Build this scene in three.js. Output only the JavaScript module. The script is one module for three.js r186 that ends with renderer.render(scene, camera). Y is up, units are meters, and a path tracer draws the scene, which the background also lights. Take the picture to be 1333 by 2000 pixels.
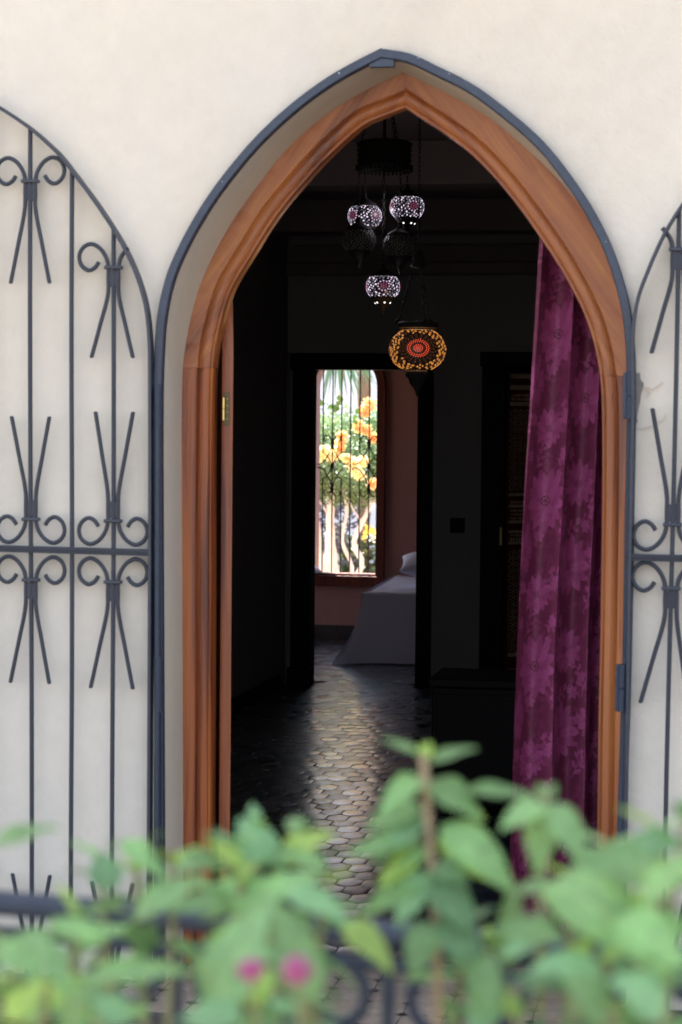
import * as THREE from 'three';
import { RoundedBoxGeometry } from 'three/addons/geometries/RoundedBoxGeometry.js';
import { mergeGeometries, toCreasedNormals } from 'three/addons/utils/BufferGeometryUtils.js';

// ---------------------------------------------------------------- camera, sky, sun, exposure
const scene = new THREE.Scene();
const rad = Math.PI / 180;
const camera = new THREE.PerspectiveCamera(2 * Math.atan(1000 / 4200) / rad, 682 / 1024, 0.1, 400);
camera.position.set(0.929, 1.57, 5.933);
camera.rotation.order = 'YXZ';
camera.rotation.set(-2.05 * rad, 10.2 * rad, 0.516 * rad);
camera.focus = 9;
camera.userData.fStop = 4.7;
const sunDir = new THREE.Vector3(-0.6, 1.4, -0.76).normalize();      // behind the house: the facade stands in its own shade
// pale hazy sky, white towards the horizon and a little brighter on the sun's side
{
  const w = 256, h = 128, d = new Float32Array(w * h * 4);
  for (let y = 0; y < h; y++) for (let x = 0; x < w; x++) {
    const el = ((y + 0.5) / h - 0.5) * Math.PI, az = ((x + 0.5) / w - 0.5) * 2 * Math.PI;
    const dir = new THREE.Vector3(Math.cos(el) * Math.cos(az), Math.sin(el), Math.cos(el) * Math.sin(az));
    const up = Math.max(0, Math.sin(el)), k = Math.pow(1 - up, 2), g = Math.pow(Math.max(0, dir.dot(sunDir)), 6), i = (y * w + x) * 4;
    const low = [0.228, 0.238, 0.252], high = [0.136, 0.175, 0.237];
    for (let c = 0; c < 3; c++) d[i + c] = (el < 0 ? [0.136, 0.126, 0.112][c] : low[c] * k + high[c] * (1 - k) + [0.136, 0.122, 0.1][c] * g);
    d[i + 3] = 1;
  }
  const t = new THREE.DataTexture(d, w, h, THREE.RGBAFormat, THREE.FloatType);
  t.mapping = THREE.EquirectangularReflectionMapping; t.magFilter = THREE.LinearFilter; t.needsUpdate = true;
  scene.background = t; scene.environment = t;
}
const sun = new THREE.DirectionalLight(new THREE.Color(1, 0.965, 0.91), 5);
sun.name = 'sun';
sun.position.copy(sunDir).multiplyScalar(40);
sun.castShadow = true;
sun.shadow.mapSize.set(2048, 2048);
Object.assign(sun.shadow.camera, { left: -16, right: 16, top: 20, bottom: -20, near: 1, far: 90 });
scene.add(sun, sun.target);
const renderer = new THREE.WebGLRenderer({ antialias: true });
renderer.setSize(682, 1024);
renderer.toneMapping = THREE.LinearToneMapping;
renderer.toneMappingExposure = 8.7;
renderer.shadowMap.enabled = true;

// ---------------------------------------------------------------- helpers
function rng(seed) {
  let a = seed >>> 0;
  return () => { a = (a + 0x6D2B79F5) | 0; let t = Math.imul(a ^ (a >>> 15), 1 | a); t = (t + Math.imul(t ^ (t >>> 7), 61 | t)) ^ t; return ((t ^ (t >>> 14)) >>> 0) / 4294967296; };
}
const R = rng(20240611);
const between = (a, b, r = R) => a + (b - a) * r();
const V = (x, y, z) => new THREE.Vector3(x, y, z);
const lin = (r, g, b) => new THREE.Color().setRGB(r, g, b);
const used = {};
function numbered(name) {
  const n = used[name] = (used[name] ?? -1) + 1;
  return n ? `${name}_${String(n).padStart(3, '0')}` : name;
}
function tag(o, label, category, group, kind) {
  o.userData = { ...o.userData, label, category };
  if (group) o.userData.group = group;
  if (kind) o.userData.kind = kind;
  return o;
}
function thing(name, label, category, [x, y, z] = [0, 0, 0], group, kind) {
  const o = new THREE.Group();
  o.name = numbered(name); o.position.set(x, y, z);
  scene.add(o);
  return tag(o, label, category, group, kind);
}
function part(name, geometry, material, parent, extra) {
  const m = new THREE.Mesh(geometry, material);
  m.name = name; m.castShadow = m.receiveShadow = true;
  if (extra) m.userData = { ...extra };
  parent.add(m);
  return m;
}
function merge(list) {
  return mergeGeometries(list.map((g) => {
    const n = g.index ? g.toNonIndexed() : g;
    for (const k of Object.keys(n.attributes)) if (!['position', 'normal', 'uv', 'color'].includes(k)) n.deleteAttribute(k);
    return n;
  }));
}
function box(x0, x1, y0, y1, z0, z1, bevel = 0) {          // uv in metres
  const w = x1 - x0, h = y1 - y0, d = z1 - z0;
  const g = bevel ? new RoundedBoxGeometry(w, h, d, 2, Math.min(bevel, w / 2.1, h / 2.1, d / 2.1)) : new THREE.BoxGeometry(w, h, d);
  g.translate((x0 + x1) / 2, (y0 + y1) / 2, (z0 + z1) / 2);
  const p = g.attributes.position, n = g.attributes.normal, uv = g.attributes.uv;
  for (let i = 0; i < p.count; i++) {
    const ax = Math.abs(n.getX(i)), ay = Math.abs(n.getY(i)), az = Math.abs(n.getZ(i));
    if (az >= ax && az >= ay) uv.setXY(i, p.getX(i), p.getY(i));
    else if (ax >= ay) uv.setXY(i, p.getZ(i), p.getY(i));
    else uv.setXY(i, p.getX(i), p.getZ(i));
  }
  return g;
}
const tube = (points, r, seg = 24, sides = 8, tension = 0.5) =>
  new THREE.TubeGeometry(new THREE.CatmullRomCurve3(points.map((p) => V(...p)), false, 'centripetal', tension), seg, r, sides);
function rod(a, b, r, sides = 8, r2 = r) {                 // a capped straight bar
  const va = V(...a), vb = V(...b), d = vb.clone().sub(va);
  const g = new THREE.CylinderGeometry(r2, r, d.length(), sides);
  g.applyQuaternion(new THREE.Quaternion().setFromUnitVectors(V(0, 1, 0), d.clone().normalize()));
  g.translate(...va.clone().add(vb).multiplyScalar(0.5).toArray());
  return g;
}
// smooth resampling of a 2-D polyline
function resample(points, n) {
  const c = new THREE.CatmullRomCurve3(points.map(([x, y]) => V(x, y, 0)), false, 'centripetal');
  return c.getSpacedPoints(n).map((p) => [p.x, p.y]);
}
// normals of a 2-D path, to its left
function normals2(P) {
  return P.map((p, i) => {
    const a = P[Math.max(i - 1, 0)], b = P[Math.min(i + 1, P.length - 1)];
    const dx = b[0] - a[0], dy = b[1] - a[1], l = Math.hypot(dx, dy) || 1;
    return [-dy / l, dx / l];
  });
}
// sweep a profile [[offset along the path's left normal, z], ...] along a 2-D path; ends may be given their own section direction
function sweep(P, profile, { start, end, closed = true, crease = 0.7, u0 = 0, capStart = true, capEnd = true } = {}) {
  const N = normals2(P);
  if (start) N[0] = start;
  if (end) N[N.length - 1] = end;
  const m = profile.length, pos = [], uv = [], idx = [];
  let L = u0;
  const loop = closed ? [...profile, profile[0]] : profile;
  let per = [0];
  for (let j = 1; j < loop.length; j++) per.push(per[j - 1] + Math.hypot(loop[j][0] - loop[j - 1][0], loop[j][1] - loop[j - 1][1]));
  P.forEach((p, i) => {
    if (i) L += Math.hypot(p[0] - P[i - 1][0], p[1] - P[i - 1][1]);
    loop.forEach(([o, z], j) => { pos.push(p[0] + N[i][0] * o, p[1] + N[i][1] * o, z); uv.push(per[j], L); });
  });
  const k = loop.length;
  for (let i = 0; i + 1 < P.length; i++) for (let j = 0; j + 1 < k; j++) {
    const a = i * k + j, b = a + 1, c = a + k, d = c + 1;
    idx.push(a, c, b, b, c, d);
  }
  if (closed) {                                            // caps
    for (const i of [capStart ? 0 : -1, capEnd ? P.length - 1 : -1]) for (let j = 1; i >= 0 && j + 1 < m; j++) {
      const a = i * k, b = i * k + j, c = i * k + j + 1;
      if (i) idx.push(a, b, c); else idx.push(a, c, b);
    }
  }
  const g = new THREE.BufferGeometry();
  g.setAttribute('position', new THREE.Float32BufferAttribute(pos, 3));
  g.setAttribute('uv', new THREE.Float32BufferAttribute(uv, 2));
  g.setIndex(idx);
  return toCreasedNormals(g, crease);
}

// ---------------------------------------------------------------- textures
// value noise that repeats after `period` cells
function noise2(seed) {
  const r = rng(seed), T = new Float32Array(65536).map(() => r());
  return (x, y, px, py = px) => {
    const xi = Math.floor(x), yi = Math.floor(y), fx = x - xi, fy = y - yi;
    const sx = fx * fx * (3 - 2 * fx), sy = fy * fy * (3 - 2 * fy);
    const h = (a, b) => T[((((a % px) + px) % px) * 157 + (((b % py) + py) % py) * 7919 + 13) & 65535];
    return (h(xi, yi) * (1 - sx) + h(xi + 1, yi) * sx) * (1 - sy) + (h(xi, yi + 1) * (1 - sx) + h(xi + 1, yi + 1) * sx) * sy;
  };
}
function fbm(n, u, v, fx, fy, oct) {
  let s = 0, a = 0.5, t = 0;
  for (let o = 0; o < oct; o++) { s += a * n(u * fx, v * fy, fx, fy); t += a; a *= 0.5; fx *= 2; fy *= 2; }
  return s / t;
}
function dataTexture(w, h, fn, srgb) {                      // fn(u, v) -> [r, g, b] 0..1
  const d = new Uint8Array(w * h * 4);
  for (let y = 0; y < h; y++) for (let x = 0; x < w; x++) {
    const c = fn(x / w, y / h), i = (y * w + x) * 4;
    for (let k = 0; k < 3; k++) d[i + k] = Math.max(0, Math.min(255, Math.round(c[k] * 255)));
    d[i + 3] = 255;
  }
  const t = new THREE.DataTexture(d, w, h);
  t.wrapS = t.wrapT = THREE.RepeatWrapping;
  t.magFilter = THREE.LinearFilter; t.minFilter = THREE.LinearMipmapLinearFilter; t.generateMipmaps = true;
  if (srgb) t.colorSpace = THREE.SRGBColorSpace;
  t.needsUpdate = true;
  return t;
}
const rep = (t, sx, sy = sx, rot = 0) => { const c = t.clone(); c.repeat.set(1 / sx, 1 / sy); c.rotation = rot; c.needsUpdate = true; return c; };
const nA = noise2(11), nB = noise2(23), nC = noise2(37);

const plasterTone = dataTexture(1024, 1024, (u, v) => {
  const a = fbm(nA, u, v, 3, 3, 5), b = fbm(nB, u, v, 40, 40, 3), c = fbm(nC, u, v, 12, 4, 4), d = nA(u * 300, v * 300, 300);
  let k = 0.96 + 0.045 * (a - 0.5) + 0.03 * (b - 0.5) + 0.025 * (c - 0.5);
  if (d > 0.985) k -= 0.06 * (d - 0.985) / 0.015;
  const w = 0.03 * (c - 0.5);
  return [k + w * 0.4, k, k - w];
}, true);
const plasterBump = dataTexture(1024, 1024, (u, v) => {
  const k = 0.45 * fbm(nB, u, v, 9, 9, 4) + 0.4 * fbm(nA, u, v, 70, 50, 3) + 0.15 * nC(u * 400, v * 400, 400);
  return [k, k, k];
});
function woodMap(seed, dark, mid, light, streak) {          // v runs along the grain
  const n1 = noise2(seed), n2 = noise2(seed + 5), n3 = noise2(seed + 9);
  return dataTexture(512, 1024, (u, v) => {
    const warp = 0.12 * (fbm(n1, u, v, 3, 3, 3) - 0.5);
    const uu = u + warp;
    const band = fbm(n2, uu, v, 14, 2, 4), fine = fbm(n3, uu, v, 110, 6, 3), broad = fbm(n1, u, v, 3, 2, 3), pore = n2(u * 250, v * 30, 250, 30);
    let t = 0.55 * band + 0.25 * fine + 0.45 * broad - 0.13;
    if (pore > 0.93) t -= 0.14 * streak;
    t = Math.max(0, Math.min(1, (t - 0.2) / 0.6));
    return [0, 1, 2].map((k) => t < 0.5 ? dark[k] + (mid[k] - dark[k]) * t * 2 : mid[k] + (light[k] - mid[k]) * (t - 0.5) * 2);
  }, true);
}
const woodJambTex = woodMap(101, [0.34, 0.14, 0.06], [0.60, 0.315, 0.125], [0.72, 0.44, 0.21], 1);
const woodArchTex = woodMap(151, [0.38, 0.18, 0.10], [0.62, 0.345, 0.17], [0.74, 0.48, 0.27], 1);
const woodBump = dataTexture(512, 512, (u, v) => { const k = fbm(nC, u, v, 90, 5, 3); return [k, k, k]; });
const steelTone = dataTexture(512, 512, (u, v) => {
  const a = fbm(nA, u, v, 8, 8, 5), b = fbm(nB, u, v, 60, 60, 2);
  const k = 0.86 + 0.22 * (a - 0.5) + 0.14 * (b - 0.5);
  return [k, k, k];
}, true);
const steelBump = dataTexture(256, 256, (u, v) => { const k = fbm(nB, u, v, 20, 20, 4); return [k, k, k]; });
const tileTone = dataTexture(512, 512, (u, v) => {
  const a = fbm(nA, u, v, 5, 5, 5), b = fbm(nC, u, v, 45, 45, 3);
  const k = 0.85 + 0.4 * (a - 0.5) + 0.16 * (b - 0.5);
  return [k, k * 0.985, k * 0.96];
}, true);
const tileBump = dataTexture(512, 512, (u, v) => { const k = 0.75 * fbm(nB, u, v, 8, 8, 3) + 0.25 * fbm(nA, u, v, 40, 40, 3); return [k, k, k]; });
const clothBump = dataTexture(256, 256, (u, v) => { const k = 0.5 + 0.25 * Math.sin(u * 256 * 1.57) + 0.25 * Math.sin(v * 256 * 1.57); return [k, k, k]; });
const canvas = (w, h) => { const c = document.createElement('canvas'); c.width = w; c.height = h; return [c, c.getContext('2d')]; };

// damask: big many-petalled blooms, leaf sprays and small flowers, the weave lighter than its ground
function damask() {
  const S = 1024, [c, g] = canvas(S, S), r = rng(77);
  g.fillStyle = 'rgb(100,31,62)'; g.fillRect(0, 0, S, S);
  const petal = (x, y, a, l, w, col) => {
    g.save(); g.translate(x, y); g.rotate(a); g.fillStyle = col;
    g.beginPath(); g.moveTo(0, 0); g.bezierCurveTo(-w, -l * 0.35, -w * 0.9, -l * 0.85, 0, -l); g.bezierCurveTo(w * 0.9, -l * 0.85, w, -l * 0.35, 0, 0); g.fill();
    g.strokeStyle = 'rgba(100,31,62,0.8)'; g.lineWidth = 3; g.beginPath(); g.moveTo(0, -l * 0.1); g.lineTo(0, -l * 0.75); g.stroke();
    g.restore();
  };
  const wrap = (fn) => { for (const ox of [-S, 0, S]) for (const oy of [-S, 0, S]) { g.save(); g.translate(ox, oy); fn(); g.restore(); } };
  const L = 'rgb(150,67,114)', M = 'rgb(138,56,101)';
  const bloom = (x, y, s, turn) => {
    for (const [n, k, w] of [[13, 1, 0.25], [10, 0.72, 0.22], [8, 0.45, 0.16]]) for (let i = 0; i < n; i++) petal(x, y, turn + (i + (k === 0.74 ? 0.5 : 0)) / n * 6.283, s * k * (0.92 + 0.12 * r()), s * w * 1.0, i % 2 ? L : M);
    g.fillStyle = 'rgb(100,31,62)'; g.beginPath(); g.arc(x, y, s * 0.16, 0, 7); g.fill();
    for (let i = 0; i < 7; i++) { g.fillStyle = L; g.beginPath(); g.arc(x + Math.cos(i) * s * 0.09, y + Math.sin(i) * s * 0.09, s * 0.03, 0, 7); g.fill(); }
  };
  const spray = (x, y, a, s) => {
    g.save(); g.translate(x, y); g.rotate(a); g.strokeStyle = L; g.lineWidth = 6; g.beginPath(); g.moveTo(0, 0); g.quadraticCurveTo(s * 0.25, -s * 0.5, 0, -s); g.stroke(); g.restore();
    for (let i = 1; i < 7; i++) { const t = i / 6, q = 2 * t * (1 - t) * s * 0.25, px = x + Math.cos(a) * q + Math.sin(a) * s * t, py = y + Math.sin(a) * q - Math.cos(a) * s * t; petal(px, py, a + (i % 2 ? 0.9 : -0.9), s * 0.34 * (1.1 - t * 0.5), s * 0.09, i % 3 ? L : M); }
  };
  for (let i = 0; i < 130; i++) { const x = r() * S, y = r() * S, a = r() * 6.3, l = 40 + r() * 70, w = 12 + r() * 14; wrap(() => { petal(x, y, a, l, w, 'rgb(117,42,78)'); }); }
  const small = (x, y, s, t) => { for (let i = 0; i < 6; i++) petal(x, y, t + i * 1.047, s, s * 0.36, L); };
  for (const [x, y, s, t] of [[270, 250, 205, 0.2], [780, 640, 190, 1.1], [250, 830, 130, 0.6], [800, 140, 150, 0], [560, 420, 135, 0.3], [60, 560, 130, 0.9], [560, 910, 120, 0.2]]) { const st = { x, y, s, t }; const keep = r; wrap(() => bloom(st.x, st.y, st.s, st.t)); void keep; }
  for (const [x, y, a, s] of [[700, 420, 1.2, 190], [400, 420, -1.1, 170], [960, 860, 0.7, 180], [330, 1010, 1.4, 170], [150, 60, 0.4, 170], [640, 240, -0.3, 170], [520, 460, 0.5, 240], [560, 880, -0.6, 260], [80, 560, 0.9, 220], [980, 420, -0.4, 200], [470, 130, 2.2, 170], [420, 640, 3.4, 190], [930, 930, 0.2, 200]]) wrap(() => spray(x, y, a, s));
  for (const [x, y, s, t] of [[520, 560, 52, 0], [90, 420, 44, 0.4], [640, 360, 50, 0.9], [420, 980, 46, 0.3], [960, 300, 40, 0.1], [640, 60, 46, 0.5], [60, 1000, 48, 1], [560, 720, 36, 0.6], [110, 660, 38, 0.2], [380, 90, 44, 0.2], [900, 400, 46, 0.6], [420, 760, 44, 0.8], [620, 600, 40, 0.3], [80, 780, 46, 0.1], [960, 560, 42, 0.5], [700, 980, 48, 0.7], [240, 470, 42, 0.3]]) wrap(() => small(x, y, s, t));
  const t = new THREE.CanvasTexture(c); t.colorSpace = THREE.SRGBColorSpace; t.wrapS = t.wrapT = THREE.RepeatWrapping; return t;
}
// leaf blade: paler midrib and side veins, mottled
function leafTexture(base, vein, edge, seed) {
  const n = noise2(seed);
  return dataTexture(128, 256, (u, v) => {
    const x = Math.abs(u - 0.5) * 2;
    let k = 0.86 + 0.3 * (fbm(n, u, v, 5, 8, 4) - 0.5);
    const mid = Math.exp(-((x / 0.05) ** 2)), side = Math.pow(Math.max(0, Math.cos((v * 9 - x * 2.2) * 6.283)), 14) * 0.45 * (1 - x);
    const t = Math.min(1, mid + side), e = Math.pow(x, 5) * 0.7;
    return [0, 1, 2].map((i) => ((base[i] * (1 - t) + vein[i] * t) * (1 - e) + edge[i] * e) * k);
  }, true);
}

// ---------------------------------------------------------------- materials
const std = (o) => new THREE.MeshStandardMaterial(o), phys = (o) => new THREE.MeshPhysicalMaterial(o);
const M = {
  plaster: std({ name: 'plaster', color: lin(0.715, 0.648, 0.562), map: rep(plasterTone, 1.7), bumpMap: rep(plasterBump, 0.9), bumpScale: 0.0026, roughness: 0.93 }),
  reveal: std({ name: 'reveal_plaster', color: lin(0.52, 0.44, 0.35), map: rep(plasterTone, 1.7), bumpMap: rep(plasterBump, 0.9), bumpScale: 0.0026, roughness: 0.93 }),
  cement: std({ name: 'cement', color: lin(0.24, 0.22, 0.2), bumpMap: rep(plasterBump, 0.12), bumpScale: 0.004, roughness: 1 }),
  crack: std({ name: 'crack', color: lin(0.56, 0.45, 0.36), roughness: 1 }),
  steel: std({ name: 'painted_steel', color: lin(0.036, 0.042, 0.064), map: rep(steelTone, 0.3), bumpMap: rep(steelBump, 0.12), bumpScale: 0.0008, roughness: 0.46, metalness: 0.0 }),
  steelFrame: std({ name: 'painted_frame_steel', color: lin(0.03, 0.045, 0.08), map: rep(steelTone, 0.3), bumpMap: rep(steelBump, 0.12), bumpScale: 0.001, roughness: 0.42 }),
  chip: std({ name: 'chipped_paint', color: lin(0.42, 0.43, 0.45), roughness: 0.8 }),
  woodJamb: phys({ name: 'varnished_wood', color: lin(0.8, 0.66, 0.34), map: rep(woodJambTex, 0.22, 1.3), bumpMap: rep(woodBump, 0.2, 1), bumpScale: 0.0006, roughness: 0.5, clearcoat: 0.25, clearcoatRoughness: 0.35 }),
  woodArch: phys({ name: 'varnished_arch_wood', color: lin(0.76, 0.69, 0.46), map: rep(woodArchTex, 0.3, 0.9), bumpMap: rep(woodBump, 0.2, 1), bumpScale: 0.0006, roughness: 0.48, clearcoat: 0.3, clearcoatRoughness: 0.35 }),
  beamWood: std({ name: 'beam_wood', color: lin(0.42, 0.3, 0.2), map: rep(woodJambTex, 0.5, 2), roughness: 0.7 }),
  woodDark: phys({ name: 'dark_wood', color: lin(0.2, 0.13, 0.1), map: rep(woodJambTex, 0.3, 1.2), roughness: 0.5 }),
  woodBlack: phys({ name: 'black_stained_wood', color: lin(0.004, 0.0035, 0.004), roughness: 0.6, specularIntensity: 0.25 }),
  brass: std({ name: 'brass', color: lin(0.62, 0.46, 0.16), metalness: 1, roughness: 0.3 }),
  hingePlate: std({ name: 'hinge_plate_metal', color: lin(0.1, 0.075, 0.035), metalness: 0.6, roughness: 0.5 }),
  brassDull: std({ name: 'dull_brass', color: lin(0.3, 0.22, 0.08), metalness: 0.8, roughness: 0.5 }),
  iron: std({ name: 'dark_iron', color: lin(0.012, 0.012, 0.014), roughness: 0.55, metalness: 0.3 }),
  bronze: phys({ name: 'dark_bronze', color: lin(0.009, 0.008, 0.007), roughness: 0.85, specularIntensity: 0.4 }),
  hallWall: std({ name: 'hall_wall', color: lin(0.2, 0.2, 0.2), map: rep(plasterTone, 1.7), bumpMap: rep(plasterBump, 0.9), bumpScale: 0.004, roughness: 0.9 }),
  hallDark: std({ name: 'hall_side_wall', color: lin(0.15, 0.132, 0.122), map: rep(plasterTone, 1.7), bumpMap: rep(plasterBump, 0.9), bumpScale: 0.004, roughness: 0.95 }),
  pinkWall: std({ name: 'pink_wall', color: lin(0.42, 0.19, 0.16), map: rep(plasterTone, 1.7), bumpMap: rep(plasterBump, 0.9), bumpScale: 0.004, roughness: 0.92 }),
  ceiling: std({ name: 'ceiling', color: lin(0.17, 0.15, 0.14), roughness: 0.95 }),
  skirting: std({ name: 'skirting_tile', color: lin(0.07, 0.055, 0.05), map: rep(tileTone, 0.4), roughness: 0.35 }),
  grout: std({ name: 'grout', color: lin(0.06, 0.05, 0.045), roughness: 0.9 }),
  cloth: phys({ name: 'white_cotton', color: lin(0.78, 0.78, 0.95), bumpMap: rep(clothBump, 0.08), bumpScale: 0.0004, roughness: 0.95, sheen: 0.2 }),
  plastic: phys({ name: 'dark_switch_plastic', color: lin(0.004, 0.004, 0.005), roughness: 0.6, specularIntensity: 0.3 }),
};

// ---------------------------------------------------------------- the arch: curves measured on the facade (metres, x right, y up)
const frameLeft = [[-0.636, -0.06], [-0.64, 0.397], [-0.647, 1.056], [-0.652, 1.55], [-0.652, 1.698], [-0.649, 1.802], [-0.642, 1.895], [-0.62, 1.999], [-0.584, 2.085], [-0.521, 2.195], [-0.452, 2.289], [-0.363, 2.389], [-0.264, 2.476], [-0.169, 2.542], [-0.067, 2.596], [-0.032, 2.612]];
const frameRight = [[-0.032, 2.612], [0.036, 2.6], [0.113, 2.564], [0.206, 2.516], [0.298, 2.449], [0.401, 2.358], [0.472, 2.271], [0.527, 2.191], [0.58, 2.092], [0.616, 1.994], [0.638, 1.905], [0.648, 1.825], [0.653, 1.702], [0.653, 1.367], [0.651, 0.946], [0.643, 0.452], [0.641, 0.012]];
const woodLeft = [[-0.562, -0.144], [-0.561, 0.337], [-0.563, 1.03], [-0.565, 1.551], [-0.563, 1.742], [-0.556, 1.825], [-0.542, 1.891], [-0.527, 1.947], [-0.507, 1.999], [-0.447, 2.098], [-0.381, 2.2], [-0.303, 2.294], [-0.215, 2.386], [-0.106, 2.474], [-0.017, 2.527]];
const woodRight = [[-0.002, 2.511], [0.082, 2.457], [0.178, 2.387], [0.259, 2.307], [0.329, 2.222], [0.382, 2.149], [0.436, 2.07], [0.479, 1.997], [0.52, 1.916], [0.547, 1.835], [0.565, 1.743], [0.572, 1.649], [0.576, 1.065], [0.574, 0.772], [0.575, 0.404], [0.577, -0.054]];
const woodOuterLeft = [[-0.659, -0.122], [-0.659, 0.352], [-0.657, 0.733], [-0.656, 1.339], [-0.657, 1.738], [-0.651, 1.791], [-0.641, 1.858], [-0.623, 1.941], [-0.602, 2.007], [-0.567, 2.086], [-0.506, 2.193], [-0.424, 2.305], [-0.338, 2.406], [-0.23, 2.496], [-0.123, 2.56], [-0.01, 2.612]];
const woodOuterRight = [[-0.01, 2.612], [0.103, 2.558], [0.231, 2.486], [0.337, 2.4], [0.437, 2.305], [0.514, 2.214], [0.573, 2.112], [0.615, 2.011], [0.642, 1.919], [0.654, 1.835], [0.659, 1.707], [0.659, 1.359], [0.657, 0.922], [0.649, 0.408], [0.647, -0.049]];
woodLeft[woodLeft.length - 1] = [...woodRight[0]];
const miter = (P, atEnd) => { const N = normals2(P), n = atEnd ? N[N.length - 1] : N[0]; return [0, 1 / n[1]]; };
// both halves of an arch swept with one profile, mitred at the point
function archHalves(L, Rr, profile, skip, opts) {
  const trim = (P, fromEnd) => P.filter((p, i) => { const e = fromEnd ? P.length - 1 : 0; return i === e || Math.hypot(p[0] - P[e][0], p[1] - P[e][1]) > skip; });
  const a = trim(resample(L, 120), true), b = trim(resample(Rr, 120), false);
  return [sweep(a, profile, { end: miter(a, true), ...opts }), sweep(b, profile, { start: miter(b, false), ...opts })];
}

// ---------------------------------------------------------------- ground, terrace, floor
const ground = part('ground', new THREE.PlaneGeometry(240, 240).rotateX(-Math.PI / 2), std({ name: 'earth', color: lin(0.27, 0.235, 0.195), map: rep(tileTone, 1 / 200), roughness: 1 }), scene);
ground.name = numbered('ground'); ground.position.y = -0.13;
tag(ground, 'earth and paving round the house', 'ground', null, 'structure');

// floor: bed of grout, glazed long hexagons through the hall, octagons with black corner tiles at the threshold, each laid by hand
const floor = thing('floor', 'glossy hand cut tile floor running through the dark hall to the bedroom', 'floor', [0, 0, 0], null, 'structure');
part('grout_bed', box(-3.3, 1.9, -0.026, -0.002, -10.25, 0.36), M.grout, floor);
const tileMats = [[0.12, 0.155, 0.225], [0.1, 0.12, 0.17], [0.16, 0.19, 0.25], [0.085, 0.105, 0.15]].map((c, i) => phys({ name: `glazed_tile_${i}`, color: lin(...c), map: rep(tileTone, 0.31), bumpMap: rep(tileBump, 0.16), bumpScale: 0.00018, roughness: 0.27 + 0.02 * i, specularColor: lin(0.75, 0.86, 1), ior: 2.3, metalness: 0.45, clearcoat: 0.9 - 0.08 * i, clearcoatRoughness: 0.14 + 0.015 * i }));
const paleMats = [[0.36, 0.29, 0.24], [0.32, 0.26, 0.22], [0.4, 0.32, 0.27], [0.34, 0.26, 0.22]].map((c, i) => phys({ name: `threshold_tile_${i}`, color: lin(...c), map: rep(tileTone, 0.31), roughness: 0.4 }));
const dotMat = phys({ name: 'black_tile', color: lin(0.012, 0.012, 0.014), roughness: 0.3 });
const PITCH = 0.117, CUT = 0.0185, GAP = 0.0016, HEXW = 0.09, HEXH = 0.158, HEXA = 0.092, ROW = (HEXH + HEXA) / 2;
const jit = (ring, k, r) => ring.map(([x, z]) => [x + (r() - 0.5) * k, z + (r() - 0.5) * k]);
function octTile(r) {
  const h = PITCH / 2 - GAP, c = CUT;
  return pillow(jit([[h, h - c], [h - c, h], [-h + c, h], [-h, h - c], [-h, -h + c], [-h + c, -h], [h - c, -h], [h, -h + c]], 0.004, r), 0.0003, r);
}
function hexTile(r) {
  const w = HEXW / 2 - 0.0013, h = HEXH / 2 - 0.0015, a = HEXA / 2 - 0.001, q = 0.55;
  return pillow(jit([[w, a], [w * q, a + (h - a) * 0.62], [0, h], [-w * q, a + (h - a) * 0.62], [-w, a], [-w, -a], [-w * q, -a - (h - a) * 0.38], [0, -h], [w * q, -a - (h - a) * 0.38], [w, -a]], 0.004, r), 0.0005, r);
}
function dotTile(r) { const h = CUT - 0.002; return pillow(jit([[h, 0], [0, h], [-h, 0], [0, -h]], 0.003, r), 0.0003, r); }
function pillow(ring, bulge, r) {                            // rim, shoulder, crown
  const n = ring.length, pos = [], uv = [], idx = [];
  const put = (x, y, z) => { pos.push(x, y, z); uv.push(x, z); };
  for (const [x, z] of ring) put(x, -0.0022, z);
  for (const [x, z] of ring) put(x * 0.972, -0.0003 + (r() - 0.5) * 0.0004, z * 0.982);
  for (const [x, z] of ring) put(x * 0.68, bulge * 0.6 + (r() - 0.5) * 0.0004, z * 0.7);
  put(0, bulge, 0);
  for (let i = 0; i < n; i++) {
    const j = (i + 1) % n;
    for (const o of [0, n]) idx.push(o + i, o + n + i, o + j, o + j, o + n + i, o + n + j);
    idx.push(2 * n + i, 3 * n, 2 * n + j);
  }
  const g = new THREE.BufferGeometry();
  g.setAttribute('position', new THREE.Float32BufferAttribute(pos, 3));
  g.setAttribute('uv', new THREE.Float32BufferAttribute(uv, 2));
  const a = V(...pos.slice(6 * n, 6 * n + 3)), b = V(0, bulge, 0), c = V(...pos.slice(6 * n + 3, 6 * n + 6));
  if (b.clone().sub(a).cross(c.clone().sub(a)).y < 0) for (let i = 0; i < idx.length; i += 3) { const t = idx[i + 1]; idx[i + 1] = idx[i + 2]; idx[i + 2] = t; }   // triangles face up
  g.setIndex(idx);
  const nor = [];                                            // nearly flat tops, worn round only at the very rim
  for (let k = 0; k < 3; k++) for (const [x, z] of ring) { const l = Math.hypot(x, z), o = [0.7, 0.05, 0.012][k] , y = Math.sqrt(1 - o * o); nor.push(x / l * o + (r() - 0.5) * 0.008, y, z / l * o + (r() - 0.5) * 0.012); }
  nor.push(0, 1, 0);
  g.setAttribute('normal', new THREE.Float32BufferAttribute(nor, 3));
  return g;
}
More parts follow.
